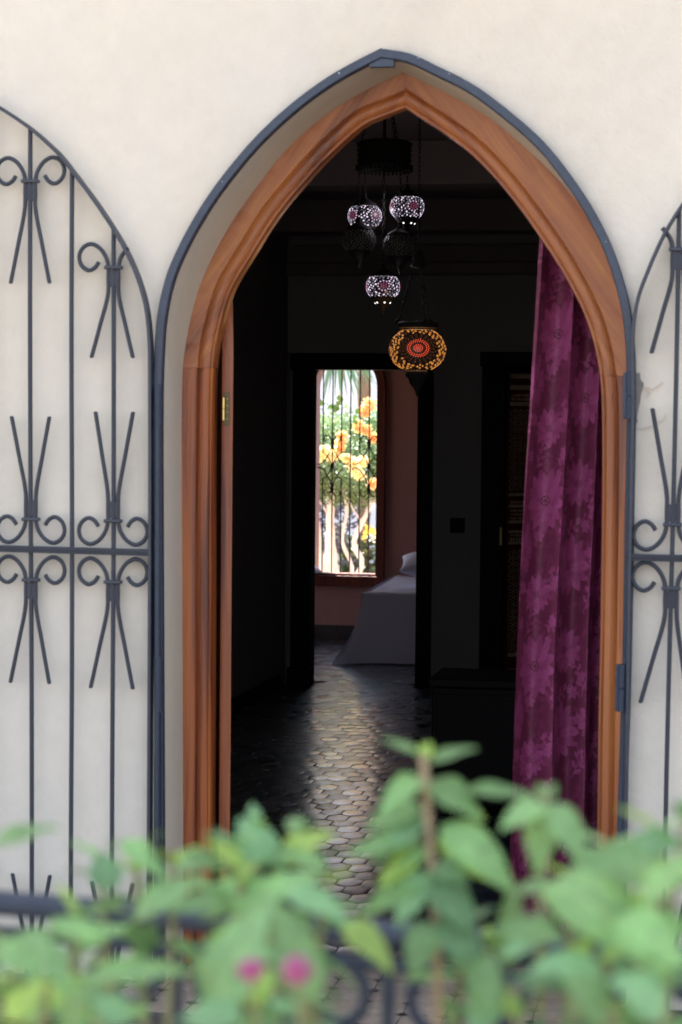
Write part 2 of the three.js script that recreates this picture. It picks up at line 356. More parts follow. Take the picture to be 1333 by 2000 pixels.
{
  const r = rng(5), octs = Array.from({ length: 6 }, () => octTile(r)), hexes = Array.from({ length: 9 }, () => hexTile(r)), dots = Array.from({ length: 4 }, () => dotTile(r));
  const EDGE = -0.38, spots = [];
  const seen = (x, z) => { const t = (5.933 - z) / 6.27, left = 0.929 - 1.449 * t, right = 0.929 - 0.589 * ((5.933 - z) / 6.38); return z > -7.2 && x > left - 0.05 && x < right + 0.05; };
  for (let k = -82; k <= 0; k++) for (let i = -40; i <= 22; i++) {
    const z = EDGE - HEXH / 2 + k * ROW, x = (i + (k & 1) * 0.5) * HEXW;
    if (z < -10.16 || (z < -7.42 ? (x < -3.1 || x > 0.4) : (x < -1.76 || x > 1.55))) continue;
    if (z < -7.24 && z > -7.5 && (x < -1.6 || x > -1.0)) continue;
    spots.push([x, z, seen(x, z)]);
  }
  spots.sort((a, b) => (b[2] - a[2]) || b[1] - a[1]);
  const rest = [[], [], [], []];
  let n = 0;
  for (const [x, z, s] of spots) {
    const m = new THREE.Matrix4().compose(V(x + (r() - 0.5) * 0.002, (r() - 0.5) * 0.0014, z + (r() - 0.5) * 0.003), new THREE.Quaternion().setFromEuler(new THREE.Euler((r() - 0.5) * 0.016, (r() < 0.5 ? 0 : Math.PI) * 0 + (r() - 0.5) * 0.03, (r() - 0.5) * 0.02)), V(1, 1, 1));
    const q = Math.floor(r() * 4), g = hexes[Math.floor(r() * hexes.length)];
    if (s && n < 290) { n++; part('tile', g, tileMats[q], floor).applyMatrix4(m); } else rest[q].push(g.clone().applyMatrix4(m));
  }
  rest.forEach((l, i) => part('far_tiles', merge(l), tileMats[i], floor, { kind: 'stuff' }));
  for (let k = -3; k <= 2; k++) for (let i = -6; i <= 5; i++) {   // the paler threshold
    const x = i * PITCH + 0.02, z = k * PITCH + 0.03;
    if (z < 0.02 && (x < -0.6 || x > 0.6)) continue;
    const m = new THREE.Matrix4().compose(V(x, (r() - 0.5) * 0.001, z), new THREE.Quaternion().setFromEuler(new THREE.Euler((r() - 0.5) * 0.014, Math.floor(r() * 4) * Math.PI / 2, (r() - 0.5) * 0.014)), V(1, 1, 1));
    part('threshold_tile', octs[Math.floor(r() * octs.length)], paleMats[Math.floor(r() * 4)], floor).applyMatrix4(m);
    part('corner_tile', dots[Math.floor(r() * dots.length)], dotMat, floor).position.set(x + PITCH / 2, -0.0004, z + PITCH / 2);
  }
}

// ---------------------------------------------------------------- the house: facade with the arched opening, and the mass behind it
const hole = [...resample(frameLeft, 90), ...resample(frameRight, 90).slice(1)].map(([x, y], i, P) => { const N = normals2(P)[i]; return [x + N[0] * 0.008, y + N[1] * 0.008]; });
{
  const s = new THREE.Shape();
  s.moveTo(-6, -0.15);
  const inside = hole.filter((p) => p[1] > 0.02);
  s.lineTo(inside[0][0], -0.15);
  for (const p of inside) s.lineTo(p[0], p[1]);
  s.lineTo(inside[inside.length - 1][0], -0.15);
  s.lineTo(6, -0.15); s.lineTo(6, 11.4); s.lineTo(-6, 11.4); s.closePath();
  const g = toCreasedNormals(new THREE.ExtrudeGeometry(s, { depth: 0.35, bevelEnabled: true, bevelThickness: 0.004, bevelSize: 0.004, bevelSegments: 2, curveSegments: 1 }), 0.6);
  g.translate(0, 0, -0.354);
  const f = thing('facade_wall', 'cream plastered house front with a pointed arched doorway', 'wall');
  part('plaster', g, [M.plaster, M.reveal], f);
  // the plastered reveal narrows towards the wooden frame
  const n = 90, half = (A, B) => { const P = resample(A, n), Q = resample(B, n), pos = [], uv = [], idx = []; for (let i = 0; i <= n; i++) for (let k = 0; k <= 3; k++) { const t = k / 3; pos.push(P[i][0] + (Q[i][0] - P[i][0]) * t, P[i][1] + (Q[i][1] - P[i][1]) * t, 0.002 - 0.2175 * t); uv.push(t * 0.22, P[i][1]); } for (let i = 0; i < n; i++) for (let k = 0; k < 3; k++) { const a = i * 4 + k; idx.push(a, a + 4, a + 1, a + 1, a + 4, a + 5); } const q = new THREE.BufferGeometry(); q.setAttribute('position', new THREE.Float32BufferAttribute(pos, 3)); q.setAttribute('uv', new THREE.Float32BufferAttribute(uv, 2)); q.setIndex(idx); q.computeVertexNormals(); return q; };
  const grow = (P) => { const N = normals2(P); return P.map(([x, y], i) => [x + N[i][0] * 0.004, y + N[i][1] * 0.004]); };
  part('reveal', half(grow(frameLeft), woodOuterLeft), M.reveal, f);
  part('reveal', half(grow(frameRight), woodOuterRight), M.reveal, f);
  // broken plaster and hairline cracks at the upper right hinge
  const patch = [[0.675, 1.746], [0.687, 1.747], [0.69, 1.728], [0.698, 1.719], [0.696, 1.705], [0.691, 1.689], [0.689, 1.668], [0.685, 1.647], [0.681, 1.626], [0.684, 1.613], [0.677, 1.61]];
  const ps = new THREE.Shape(patch.map((p) => new THREE.Vector2(...p)));
  part('broken_patch', new THREE.ExtrudeGeometry(ps, { depth: 0.003, bevelEnabled: false }).translate(0, 0, 0.002), M.cement, f, { label: 'grey patch of broken plaster beside the upper right hinge' });
  const cracks = [[[[0.698, 1.707], [0.71, 1.706], [0.718, 1.701], [0.729, 1.706], [0.74, 1.714], [0.75, 1.722]], 0.0014], [[[0.681, 1.596], [0.698, 1.594], [0.72, 1.602], [0.736, 1.611], [0.753, 1.619], [0.759, 1.636]], 0.0008], [[[0.699, 1.703], [0.713, 1.692], [0.705, 1.68]], 0.0008]];
  for (const [pts, w] of cracks) part('crack', sweep(resample(pts, 26).map(([x, y], i) => [x, y + Math.sin(i * 1.9) * 0.001]), [[w, 0.004], [w, 0.0055], [-w, 0.0055], [-w, 0.004]]), M.crack, f);
  const r = rng(9);                                           // little nicks in the plaster
  const nicks = [];
  for (let i = 0; i < 50; i++) { const q = new THREE.CircleGeometry(between(0.0006, 0.0017, r), 7).scale(1, between(0.5, 1.6, r), 1); q.translate(between(-1.1, 1.1, r), between(0.2, 3, r), 0.0052); const p = q.attributes.position; if (Math.abs(p.getX(0)) > 0.72 || p.getY(0) > 2.75) nicks.push(q); }
  part('nicks', merge(nicks), M.crack, f, { kind: 'stuff' });
}
const massMat = M.plaster;
const roof = part('roof', box(-4.3, 6, 3.1, 11.3, -10.3, -0.37), massMat, scene);
roof.name = numbered('roof'); tag(roof, 'solid upper storey and flat roof above the hall', 'roof', null, 'structure');
const eave = part('eave', box(-6, 6, 2.98, 3.09, -11.5, -10.43), massMat, scene); eave.name = numbered('eave'); tag(eave, 'roof overhang above the garden side of the house', 'eave', null, 'structure');
const hallCeiling = thing('ceiling', 'dark hall ceiling with low beams and a cornice', 'ceiling', [0, 0, 0], null, 'structure');
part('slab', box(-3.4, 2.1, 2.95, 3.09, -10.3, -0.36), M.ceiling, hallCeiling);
part('beam', box(-1.8, 1.6, 2.74, 2.949, -4.3, -4.05, 0.01), M.hallDark, hallCeiling);
part('beam', box(-1.8, 1.6, 2.76, 2.949, -6.75, -6.5, 0.01), M.hallDark, hallCeiling);
part('cornice', box(-1.8, 1.6, 2.56, 2.64, -7.295, -7.2, 0.015), M.hallDark, hallCeiling);
part('cornice', box(-1.8, 1.6, 2.64, 2.75, -7.295, -7.24, 0.012), M.hallDark, hallCeiling);

const leftWall = thing('hall_wall', 'dark plain hall wall on the left, behind the open door leaf', 'wall');
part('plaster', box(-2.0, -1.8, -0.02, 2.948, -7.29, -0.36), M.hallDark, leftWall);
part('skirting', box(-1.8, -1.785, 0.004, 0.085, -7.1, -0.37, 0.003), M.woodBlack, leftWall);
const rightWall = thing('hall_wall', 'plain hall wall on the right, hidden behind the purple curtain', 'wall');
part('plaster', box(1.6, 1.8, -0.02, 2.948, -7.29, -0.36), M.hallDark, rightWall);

// back wall of the hall, with the doorway to the bedroom and the doorway of the carved door
const backWall = thing('back_wall', 'grey plastered wall at the end of the hall with two dark doorways', 'wall');
{
  const s = new THREE.Shape([[-3.4, -0.02], [-1.69, -0.02], [-1.69, 2.03], [-0.93, 2.03], [-0.93, -0.02], [-0.5, -0.02], [-0.5, 2.03], [0.35, 2.03], [0.35, -0.02], [2.1, -0.02], [2.1, 2.949], [-3.4, 2.949]].map((p) => new THREE.Vector2(...p)));
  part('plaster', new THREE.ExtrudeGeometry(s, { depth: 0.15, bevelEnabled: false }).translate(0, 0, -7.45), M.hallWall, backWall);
}
const bedDoor = thing('door_frame', 'dark wooden frame of the doorway that opens into the bedroom', 'door frame');
part('post', box(-1.765, -1.64, 0, 1.977, -7.44, -7.275, 0.006), M.woodBlack, bedDoor);
part('post', box(-0.972, -0.875, 0, 1.977, -7.44, -7.275, 0.006), M.woodBlack, bedDoor);
part('lintel', box(-1.78, -0.865, 1.978, 2.08, -7.44, -7.272, 0.006), M.woodBlack, bedDoor);
part('plinth', box(-1.77, -1.615, 0.003, 0.115, -7.272, -7.2, 0.008), M.woodBlack, bedDoor);
part('casing', box(-1.81, -1.782, 0, 2.09, -7.3, -7.285, 0.004), M.hallDark, bedDoor);
const sideDoor = thing('door_frame', 'dark wooden frame of the doorway right of the wall switch', 'door frame');
part('post', box(-0.572, -0.43, 0, 2.0, -7.44, -7.27, 0.006), M.woodBlack, sideDoor);
part('post', box(0.3, 0.42, 0, 2.0, -7.44, -7.27, 0.006), M.woodBlack, sideDoor);
part('lintel', box(-0.585, 0.43, 2.001, 2.09, -7.44, -7.268, 0.006), M.woodBlack, sideDoor);
part('strike_plate', box(-0.452, -0.436, 0.9, 1.01, -7.2695, -7.266, 0.001), M.brassDull, sideDoor);
part('latch', box(-0.45, -0.437, 0.955, 0.985, -7.266, -7.258, 0.002), M.brassDull, sideDoor);
part('hinge', box(-0.445, -0.437, 1.76, 1.83, -7.2695, -7.264, 0.001), M.iron, sideDoor);
const closet = thing('side_room', 'dark little room behind the carved door', 'room', [0, 0, 0], null, 'structure');
part('wall', box(-0.7, 1.3, -0.02, 2.948, -8.7, -8.6), M.hallDark, closet);
part('wall', box(1.2, 1.3, -0.02, 2.948, -8.6, -7.46), M.hallDark, closet);
part('wall', box(-0.7, -0.55, -0.02, 2.948, -8.6, -7.46), M.hallDark, closet);
// carved door, swung away from the hall
{
  const d = thing('carved_door', 'carved wooden door with bands of pale tracery, swung open beside the curtain', 'door', [-0.42, 0, -7.38]);
  d.rotation.y = 40 * rad;
  const wood = std({ name: 'carved_wood', color: lin(0.3, 0.19, 0.12), map: rep(woodJambTex, 0.3, 1.2), roughness: 0.6 });
  const pale = std({ name: 'pale_carving', color: lin(0.42, 0.33, 0.24), roughness: 0.7 });
  part('panel', box(0, 0.72, 0.01, 1.97, -0.04, 0), wood, d);
  const r = rng(31);
  for (const [y, h] of [[1.93, 0.03], [1.86, 0.03], [1.76, 0.025], [1.2, 0.02], [1.13, 0.018], [1.03, 0.02], [0.97, 0.018], [0.9, 0.02], [0.2, 0.025], [0.1, 0.025]]) part('moulding', box(0.01, 0.71, y, y + h, 0.001, 0.016, 0.004), pale, d);
  const bits = [];
  for (const [y0, y1, kind] of [[1.79, 1.855, 0], [1.24, 1.75, 1], [1.15, 1.19, 0], [1.05, 1.12, 0], [0.92, 0.965, 0], [0.24, 0.88, 1]]) {
    for (let x = 0.03; x < 0.7; x += kind ? 0.042 : 0.022) for (let y = y0 + 0.012; y < y1 - 0.008; y += kind ? 0.042 : 0.024) {
      if (kind) { const g = new THREE.TorusGeometry(0.015, 0.0032, 4, 8); g.translate(x + (r() - 0.5) * 0.004, y, 0.004); bits.push(g); const q = box(-0.005, 0.005, -0.005, 0.005, 0, 0.008); q.rotateZ(0.785); q.translate(x + 0.021, y + 0.021, 0.001); bits.push(q); }
      else { const w = between(0.004, 0.008, r), h = between(0.008, 0.02, r); bits.push(box(x - w, x + w, y - h / 2, y + h / 2, 0.001, 0.009)); }
    }
  }
  part('tracery', merge(bits), pale, d, { kind: 'stuff' });
  part('door_handle', merge([rod([0.63, 0.97, 0], [0.63, 0.97, 0.05], 0.008), rod([0.63, 0.97, 0.05], [0.53, 0.97, 0.05], 0.007)]), M.brass, d);
}
const sw = thing('wall_switch', 'dark square switch plate on the grey wall between two doorways', 'switch', [-0.717, 1.017, -7.3]);
part('plate', box(-0.046, 0.046, -0.046, 0.046, 0.0005, 0.011, 0.004), M.plastic, sw);
part('rocker', box(-0.03, 0.03, -0.03, 0.03, 0.0112, 0.016, 0.003), M.plastic, sw);

// ---------------------------------------------------------------- bedroom
const bedroomWall = thing('bedroom_wall', 'pinkish bedroom wall around the arched garden window', 'wall');
const winHole = [[-2.235, 0.5], [-1.69, 0.5], [-1.69, 1.95]];
for (let i = 0; i <= 20; i++) { const a = i / 20 * Math.PI; winHole.push([-1.9625 + 0.2725 * Math.cos(a), 1.95 + 0.2725 * Math.sin(a)]); }
{
  const s = new THREE.Shape([[-3.4, -0.02], [0.6, -0.02], [0.6, 2.949], [-3.4, 2.949]].map((p) => new THREE.Vector2(...p)));
  s.holes.push(new THREE.Path(winHole.map((p) => new THREE.Vector2(...p))));
  part('plaster', new THREE.ExtrudeGeometry(s, { depth: 0.22, bevelEnabled: false }).translate(0, 0, -10.42), M.pinkWall, bedroomWall);
  for (let x = -3.2; x < 0.5; x += 0.2) part('skirting_tile', box(x + 0.0015, x + 0.1985, 0.004, 0.118, -10.2, -10.19, 0.002), M.skirting, bedroomWall);
}
const bwl = part('bedroom_wall', merge([box(-3.4, -3.25, -0.02, 2.948, -10.19, -10.1), box(-3.4, -3.25, -0.02, 2.948, -9.0, -7.46), box(-3.4, -3.25, -0.02, 0.6, -10.1, -9.0), box(-3.4, -3.25, 2.2, 2.948, -10.1, -9.0)]), M.pinkWall, scene); bwl.name = numbered('bedroom_side_wall'); tag(bwl, 'bedroom side wall with a window opening, behind the left door jamb', 'wall');
const bwr = part('bedroom_wall', box(0.4, 0.55, -0.02, 2.948, -10.19, -8.71), M.pinkWall, scene); bwr.name = numbered('bedroom_side_wall'); tag(bwr, 'bedroom wall beyond the head of the bed', 'wall');

// arched window: wooden casing, sill, wrought iron grille
{
  const w = thing('arched_window', 'arched bedroom window in a dark red wooden frame looking onto the garden', 'window', [0, 0, -10.2]);
  const arc = [[-2.18, 0.5], [-2.18, 1.2], [-2.18, 1.94]];
  for (let i = 1; i <= 16; i++) { const a = Math.PI - i / 16 * Math.PI; arc.push([-1.94 + 0.24 * Math.cos(a), 1.94 + 0.24 * Math.sin(a)]); }
  arc.push([-1.7, 1.2], [-1.7, 0.5]);
  const wood = phys({ name: 'window_wood', color: lin(0.34, 0.15, 0.1), map: rep(woodArchTex, 0.3, 1), roughness: 0.5 });
  part('window_frame', sweep(arc, [[0, 0.03], [0.062, 0.03], [0.068, 0.02], [0.068, 0.002], [0.03, 0.001], [0.03, -0.2], [0, -0.2]]), wood, w);
  part('sill', box(-2.245, -1.63, 0.42, 0.499, -0.16, 0.05, 0.006), wood, w);
  part('inner_sill', box(-2.17, -1.7, 0.4995, 0.515, -0.1, 0.02, 0.003), wood, w);
}
{
  const g = thing('window_grille', 'wrought iron grille of upright bars and scrolls across the bedroom window', 'grille', [0, 0, -10.3]);
  const X = [[-2.137, 1.371], [-2.063, 1.372], [-1.993, 1.372], [-1.923, 1.373], [-1.85, 1.374], [-1.778, 1.375]].map((p) => p[0]);
  const y = (v) => 1.569 + (850 - v) / 258;
  X.forEach((x, i) => {
    const whole = i === 1 || i === 3 || i === 5;
    if (whole) part('bar', rod([x, 0.51, 0], [x, 2.12, 0], 0.0055, 6), M.iron, g);
    else { part('bar', rod([x, y(886), 0], [x, 2.12, 0], 0.0055, 6), M.iron, g); part('bar', rod([x, 0.51, 0], [x, y(935), 0], 0.0055, 6), M.iron, g); }
  });
  const s = (pts) => part('scroll', tube(pts.map(([a, b]) => [a, b, 0]), 0.0047, 40, 6), M.iron, g);
  for (const [cx, half] of [[X[1], X[2] - X[1]], [X[5], X[4] - X[5]]]) for (const k of [-1, 1]) for (const v of [-1, 1]) {
    const yc = y(911), Y = (d) => yc + v * d;
    // long S from a curl at the end of the bar, past the middle, out to the next bar
    s([[cx + k * 0.05, Y(0.185)], [cx + k * 0.062, Y(0.2)], [cx + k * 0.058, Y(0.225)], [cx + k * 0.036, Y(0.232)], [cx + k * 0.014, Y(0.212)], [cx + k * 0.006, Y(0.18)], [cx + k * 0.012, Y(0.13)], [cx + k * 0.04, Y(0.075)], [cx + k * Math.abs(half) * 0.98, Y(0.03)], [cx + k * (Math.abs(half) + 0.045), Y(0.012)], [cx + k * (Math.abs(half) + 0.055), Y(0.03)]]);
    s([[cx + k * Math.abs(half), Y(0.1)], [cx + k * 0.04, Y(0.075)], [cx + k * 0.014, Y(0.03)], [cx + k * 0.005, Y(0)]]);
  }
  for (const cx of [X[1], X[5]]) for (const yy of [y(865), y(911), y(957)]) part('collar', box(cx - 0.013, cx + 0.013, yy - 0.012, yy + 0.012, -0.01, 0.01, 0.003), M.iron, g);
}


// bed with a white cover that falls to the floor
{
  const bed = thing('bed', 'bed under a white cotton cover that hangs down to the tiles', 'bed', [0, 0, 0]);
  const x0 = -1.53, x1 = 0.3, z0 = -8.62, z1 = -10.1, top = 0.492;
  part('mattress', box(x0 + 0.03, x1, 0.12, top - 0.012, z1 + 0.03, z0 - 0.03, 0.03), M.cloth, bed);
  // cover: rows go from the wall edge over the top and down the front, with folds at the hem
  const nx = 90, nr = 44, pos = [], uv = [], idx = [], nz = noise2(71);
  for (let j = 0; j <= nr; j++) for (let i = 0; i <= nx; i++) {
    const u = i / nx, t = j / nr;
    let x = x0 + (x1 - x0) * u, y, z;
    const drop = t < 0.5 ? 0 : (t - 0.5) / 0.5;
    if (t < 0.46) { z = z1 + (z0 - z1) * (t / 0.46); y = top + 0.045 * Math.pow(Math.max(0, 1 - t / 0.4), 1.5) * (0.6 + 0.4 * u) + 0.03 * (fbm(nz, u, t, 9, 6, 4) - 0.5); }
    else { const q = Math.min(1, (t - 0.46) / 0.04); y = top - 0.012 * q * q - drop * 0.475; z = z0 + 0.014 * q + 0.03 * drop * drop; z += 0.022 * drop * Math.sin(x * 21 + 1.3 + Math.sin(x * 7)) * (0.3 + drop) + 0.012 * (fbm(nz, u, t, 9, 4, 3) - 0.5); y += 0.02 * drop * Math.max(0, fbm(nz, u, 0.3, 8, 2, 2) - 0.35) * 3; }
    const edge = Math.max(0, 1 - u / 0.16);                    // the corner flares out to the left
    x -= edge * edge * 0.2 * Math.pow(drop, 2.1) + edge * drop * 0.035 * Math.sin(drop * 6 + u * 20); z += 0.06 * drop * drop * Math.max(0, Math.sin(u * 40 + 1)) * edge + 0.05 * edge * drop * drop;
    if (u < 0.001 && t < 0.46) y -= 0.01;
    pos.push(x, Math.max(0.008, y), z); uv.push(x, y + z);
  }
  for (let j = 0; j < nr; j++) for (let i = 0; i < nx; i++) { const a = j * (nx + 1) + i, b = a + 1, c = a + nx + 1, d = c + 1; idx.push(a, c, b, b, c, d); }
  // the side that faces the doorway's left
  const base = pos.length / 3;
  for (let j = 0; j <= 24; j++) for (let i = 0; i <= 30; i++) {
    const t = j / 24, u = i / 30, z = z0 + 0.008 + (z1 - z0) * u, e = Math.max(0, 1 - u / 0.3);
    pos.push(x0 - 0.008 - t * t * (0.05 + 0.15 * e * e) - 0.018 * t * Math.sin(u * 26), Math.max(0.008, top - 0.006 + 0.03 * u * (1 - t) - t * 0.485), z + 0.03 * t * t * e); uv.push(z, t * 0.5);
  }
  for (let j = 0; j < 24; j++) for (let i = 0; i < 30; i++) { const a = base + j * 31 + i, b = a + 1, c = a + 31, d = c + 1; idx.push(a, b, c, b, d, c); }
  const g = new THREE.BufferGeometry();
  g.setAttribute('position', new THREE.Float32BufferAttribute(pos, 3)); g.setAttribute('uv', new THREE.Float32BufferAttribute(uv, 2)); g.setIndex(idx); g.computeVertexNormals();
  part('bed_cover', g, M.cloth, bed);
}
function pillowShape(w, h, d, seed) {                        // two quilted faces pinched together at the seam
  const n = noise2(seed), list = [];
  for (const side of [1, -1]) {
    const g = new THREE.PlaneGeometry(2, 2, 36, 28), p = g.attributes.position;
    for (let i = 0; i < p.count; i++) {
      const x = p.getX(i), z = p.getY(i), f = Math.pow(Math.max(0, (1 - x * x) * (1 - z * z)), 0.42), pinch = 1 - 0.07 * (1 - x * x) * z * z - 0.0;
      p.setXYZ(i, x * w / 2 * (1 - 0.06 * (1 - z * z) * x * x), side * h / 2 * f * (0.9 + 0.35 * (fbm(n, (x + 1) / 2, (z + 1) / 2, 4, 4, 3) - 0.5)), -side * z * d / 2 * pinch);
    }
    g.computeVertexNormals();
    list.push(side > 0 ? g : g);
  }
  return merge(list);
}
const pil = part('pillow', pillowShape(0.62, 0.2, 0.42, 3), M.cloth, scene); pil.name = numbered('pillow');
pil.position.set(-1.07, 0.65, -9.35); pil.rotation.set(0.2, 0.1, -0.02); tag(pil, 'plump white pillow lying on the bed by the right door post', 'pillow');
const pil2 = part('cushion', pillowShape(0.24, 0.07, 0.2, 4), M.cloth, scene); pil2.name = numbered('cushion');
pil2.position.set(-2.235, 0.552, -10.12); pil2.rotation.set(0.1, 0.3, -0.12); tag(pil2, 'small white cushion at the left end of the window sill', 'cushion');

// low black chest in the hall
{
  const c = thing('chest', 'low black wooden chest in the hall just left of the curtain', 'chest', [0.16, 0, -3.02]);
  part('body', box(-0.42, 0.42, 0.05, 0.535, -0.21, 0.2, 0.008), M.woodBlack, c);
  part('lid', box(-0.435, 0.435, 0.537, 0.572, -0.225, 0.218, 0.008), M.woodBlack, c);
  for (const [a, b] of [[-0.4, -0.015], [0.015, 0.4]]) part('door', box(a, b, 0.08, 0.51, 0.2005, 0.212, 0.004), M.woodBlack, c);
  for (const x of [-0.38, 0.38]) for (const z of [-0.17, 0.16]) part('foot', box(x - 0.03, x + 0.03, 0.002, 0.0495, z - 0.03, z + 0.03, 0.004), M.woodBlack, c);
  for (const x of [-0.05, 0.05]) part('knob', new THREE.SphereGeometry(0.011, 12, 8).translate(x, 0.3, 0.222), M.bronze, c);
}

// ---------------------------------------------------------------- steel band round the opening, with its hinge lugs
{
  const f = thing('arch_frame', 'blue grey steel band that follows the pointed arch of the doorway', 'door frame', [0, 0, 0]);
  const prof = [[0, 0.002], [0, 0.026], [0.003, 0.03], [0.0225, 0.03], [0.0255, 0.026], [0.0255, 0.002]];
  for (const g of archHalves(frameLeft, frameRight, prof, 0.03, { crease: 0.5 })) part('band', g, M.steelFrame, f);
  // round hinge rods beside the jambs, with welded knuckles
  const jl = [[-0.659, 1.652], [-0.653, -0.055]], jr = [[0.667, 1.729], [0.661, 0.018]];
  part('hinge_rod', rod([...jl[0], 0.043], [...jl[1], 0.043], 0.0085, 14), M.steelFrame, f);
  part('hinge_rod', rod([...jr[0], 0.036], [...jr[1], 0.036], 0.006, 14), M.steelFrame, f);
  for (const [a, b] of [[[-0.657, 1.706], [-0.656, 1.591]], [[-0.653, 0.938], [-0.652, 0.779]]]) { part('knuckle', rod([...a, 0.045], [(a[0] + b[0]) / 2, (a[1] + b[1]) / 2 + 0.001, 0.045], 0.0115, 14), M.steelFrame, f); part('knuckle', rod([(a[0] + b[0]) / 2, (a[1] + b[1]) / 2 - 0.001, 0.045], [...b, 0.045], 0.011, 14), M.steelFrame, f); }
  for (const [a, b] of [[[0.644, 1.747], [0.666, 1.621]], [[0.634, 0.952], [0.655, 0.823]]]) part('hinge_plate', box(a[0], b[0], b[1], a[1], 0.031, 0.043, 0.003), M.steelFrame, f);
  for (const [a, b] of [[[0.662, 1.747], [0.663, 1.685]], [[0.663, 1.682], [0.662, 1.621]], [[0.652, 0.952], [0.651, 0.889]], [[0.651, 0.886], [0.651, 0.823]]]) part('knuckle', rod([...a, 0.045], [...b, 0.045], 0.0105, 14), M.steelFrame, f);
  const lug = [[-0.067, 2.609], [0.003, 2.588]];
  part('stop_plate', box(lug[0][0], lug[1][0], lug[1][1], lug[0][1] + 0.004, 0.004, 0.024, 0.002), M.steelFrame, f);
  // small chips in the paint
  const r = rng(44), chips = [];
  for (const P of [resample(frameLeft, 120), resample(frameRight, 120)]) { const N = normals2(P); for (let k = 0; k < 6; k++) { const i = 4 + Math.floor(r() * 112), o = 0.012 + r() * 0.012; const g = new THREE.CircleGeometry(between(0.0008, 0.002, r), 5).scale(between(0.6, 3.2, r), 1, 1); g.rotateZ(r() * 3); g.translate(P[i][0] + N[i][0] * o, P[i][1] + N[i][1] * o, 0.0306); chips.push(g); } }
  part('paint_chips', merge(chips), M.chip, f, { kind: 'stuff' });
}

// ---------------------------------------------------------------- varnished wooden door frame behind the band
{
  const f = thing('wooden_door_frame', 'orange brown varnished wooden frame lining the pointed arch', 'door frame');
  // from the inner edge outwards: soffit, bead, round moulding, groove, flat face
  const prof = [[0.012, -0.33], [0.012, -0.252], [0, -0.248], [0, -0.226], [0.002, -0.221], [0.007, -0.2205], [0.0105, -0.2212], [0.012, -0.2225], [0.016, -0.2185], [0.023, -0.2155], [0.031, -0.2145], [0.038, -0.216], [0.0445, -0.2195], [0.0465, -0.2218], [0.0478, -0.2218], [0.049, -0.2188], [0.052, -0.2175], [0.155, -0.2175], [0.155, -0.33]];
  const split = (P, y) => { const Q = resample(P, 150), i = P === woodLeft ? Q.findIndex((p) => p[1] > y) : Q.findIndex((p) => p[1] < y); return P === woodLeft ? [Q.slice(0, i + 1), Q.slice(i)] : [Q.slice(i), Q.slice(0, i + 1)]; };
  const springL = 1.745, springR = 1.761;
  const [jambL, archL] = split(woodLeft, springL), [jambR, archR] = split(woodRight, springR);
  const trim = (P, e) => P.filter((p, i) => i === e || Math.hypot(p[0] - P[e][0], p[1] - P[e][1]) > 0.11);
  const flat = (g, turn) => { const p = g.attributes.position, uv = g.attributes.uv; for (let i = 0; i < p.count; i++) { const x = p.getX(i), y = p.getY(i); uv.setXY(i, x * Math.cos(turn) + y * Math.sin(turn) + p.getZ(i), -x * Math.sin(turn) + y * Math.cos(turn)); } return g; };
  const a = trim(archL, archL.length - 1), b = trim(archR, 0);
  // a hairline joint between jamb and arch piece
  const gap = (P, first) => { const q = P.map((p) => [...p]); if (first) q[0][1] += 0.0008; else q[q.length - 1][1] += 0.0008; return q; };
  part('arch_piece', flat(sweep(gap(a, true), prof, { start: [-1, 0], end: miter(a, true), crease: 0.55, capEnd: false }), -0.62), M.woodArch, f);
  part('arch_piece', flat(sweep(gap(b, false), prof, { start: miter(b, false), end: [1, 0], crease: 0.55, capStart: false }), 0.62), M.woodArch, f);
  part('jamb', sweep(jambL, prof, { end: [-1, 0], crease: 0.55 }), M.woodJamb, f);
  const jr = M.woodJamb.clone(); jr.name = 'varnished_jamb_wood'; jr.color = lin(0.95, 1.0, 1.0); jr.map = rep(woodJambTex, 0.3, 1.9);
  part('jamb', sweep(jambR, prof, { start: [1, 0], crease: 0.55 }), jr, f);
}

// ---------------------------------------------------------------- the open door leaf
{
  const d = thing('door_leaf', 'arched wooden door leaf standing open inside the left jamb', 'door', [-0.563, 0.012, -0.345]);
  d.rotation.y = 107 * rad;
  const s = new THREE.Shape();
  s.moveTo(0, 0); s.lineTo(0.6, 0); s.lineTo(0.6, 2.5);
  s.bezierCurveTo(0.42, 2.4, 0.06, 2.14, 0, 1.78); s.closePath();
  part('panel', toCreasedNormals(new THREE.ExtrudeGeometry(s, { depth: 0.028, bevelEnabled: true, bevelThickness: 0.003, bevelSize: 0.003, bevelSegments: 2, curveSegments: 24 }), 0.6), M.woodJamb, d);
  { const q = d.children[0].geometry, p = q.attributes.position, uv = q.attributes.uv; for (let i = 0; i < p.count; i++) uv.setXY(i, p.getX(i) + p.getZ(i) * 1.1 + 0.07, p.getY(i)); }
  for (const y of [1.633, 0.3]) {
    const h = part('hinge', box(-0.0052, -0.0035, y - 0.05, y + 0.05, 0.004, 0.022), M.hingePlate, d);
    part('hinge_barrel', merge([rod([-0.016, y - 0.034, 0.0005], [-0.016, y - 0.001, 0.0005], 0.0058, 12), rod([-0.016, y + 0.001, 0.0005], [-0.016, y + 0.034, 0.0005], 0.0058, 12)]), M.brass, h);
    part('screw', merge([-0.03, -0.01, 0.01, 0.03].map((k) => new THREE.SphereGeometry(0.0019, 8, 6).scale(0.4, 1, 1).translate(-0.0056, y + k, 0.013))), M.brass, h);
  }
}

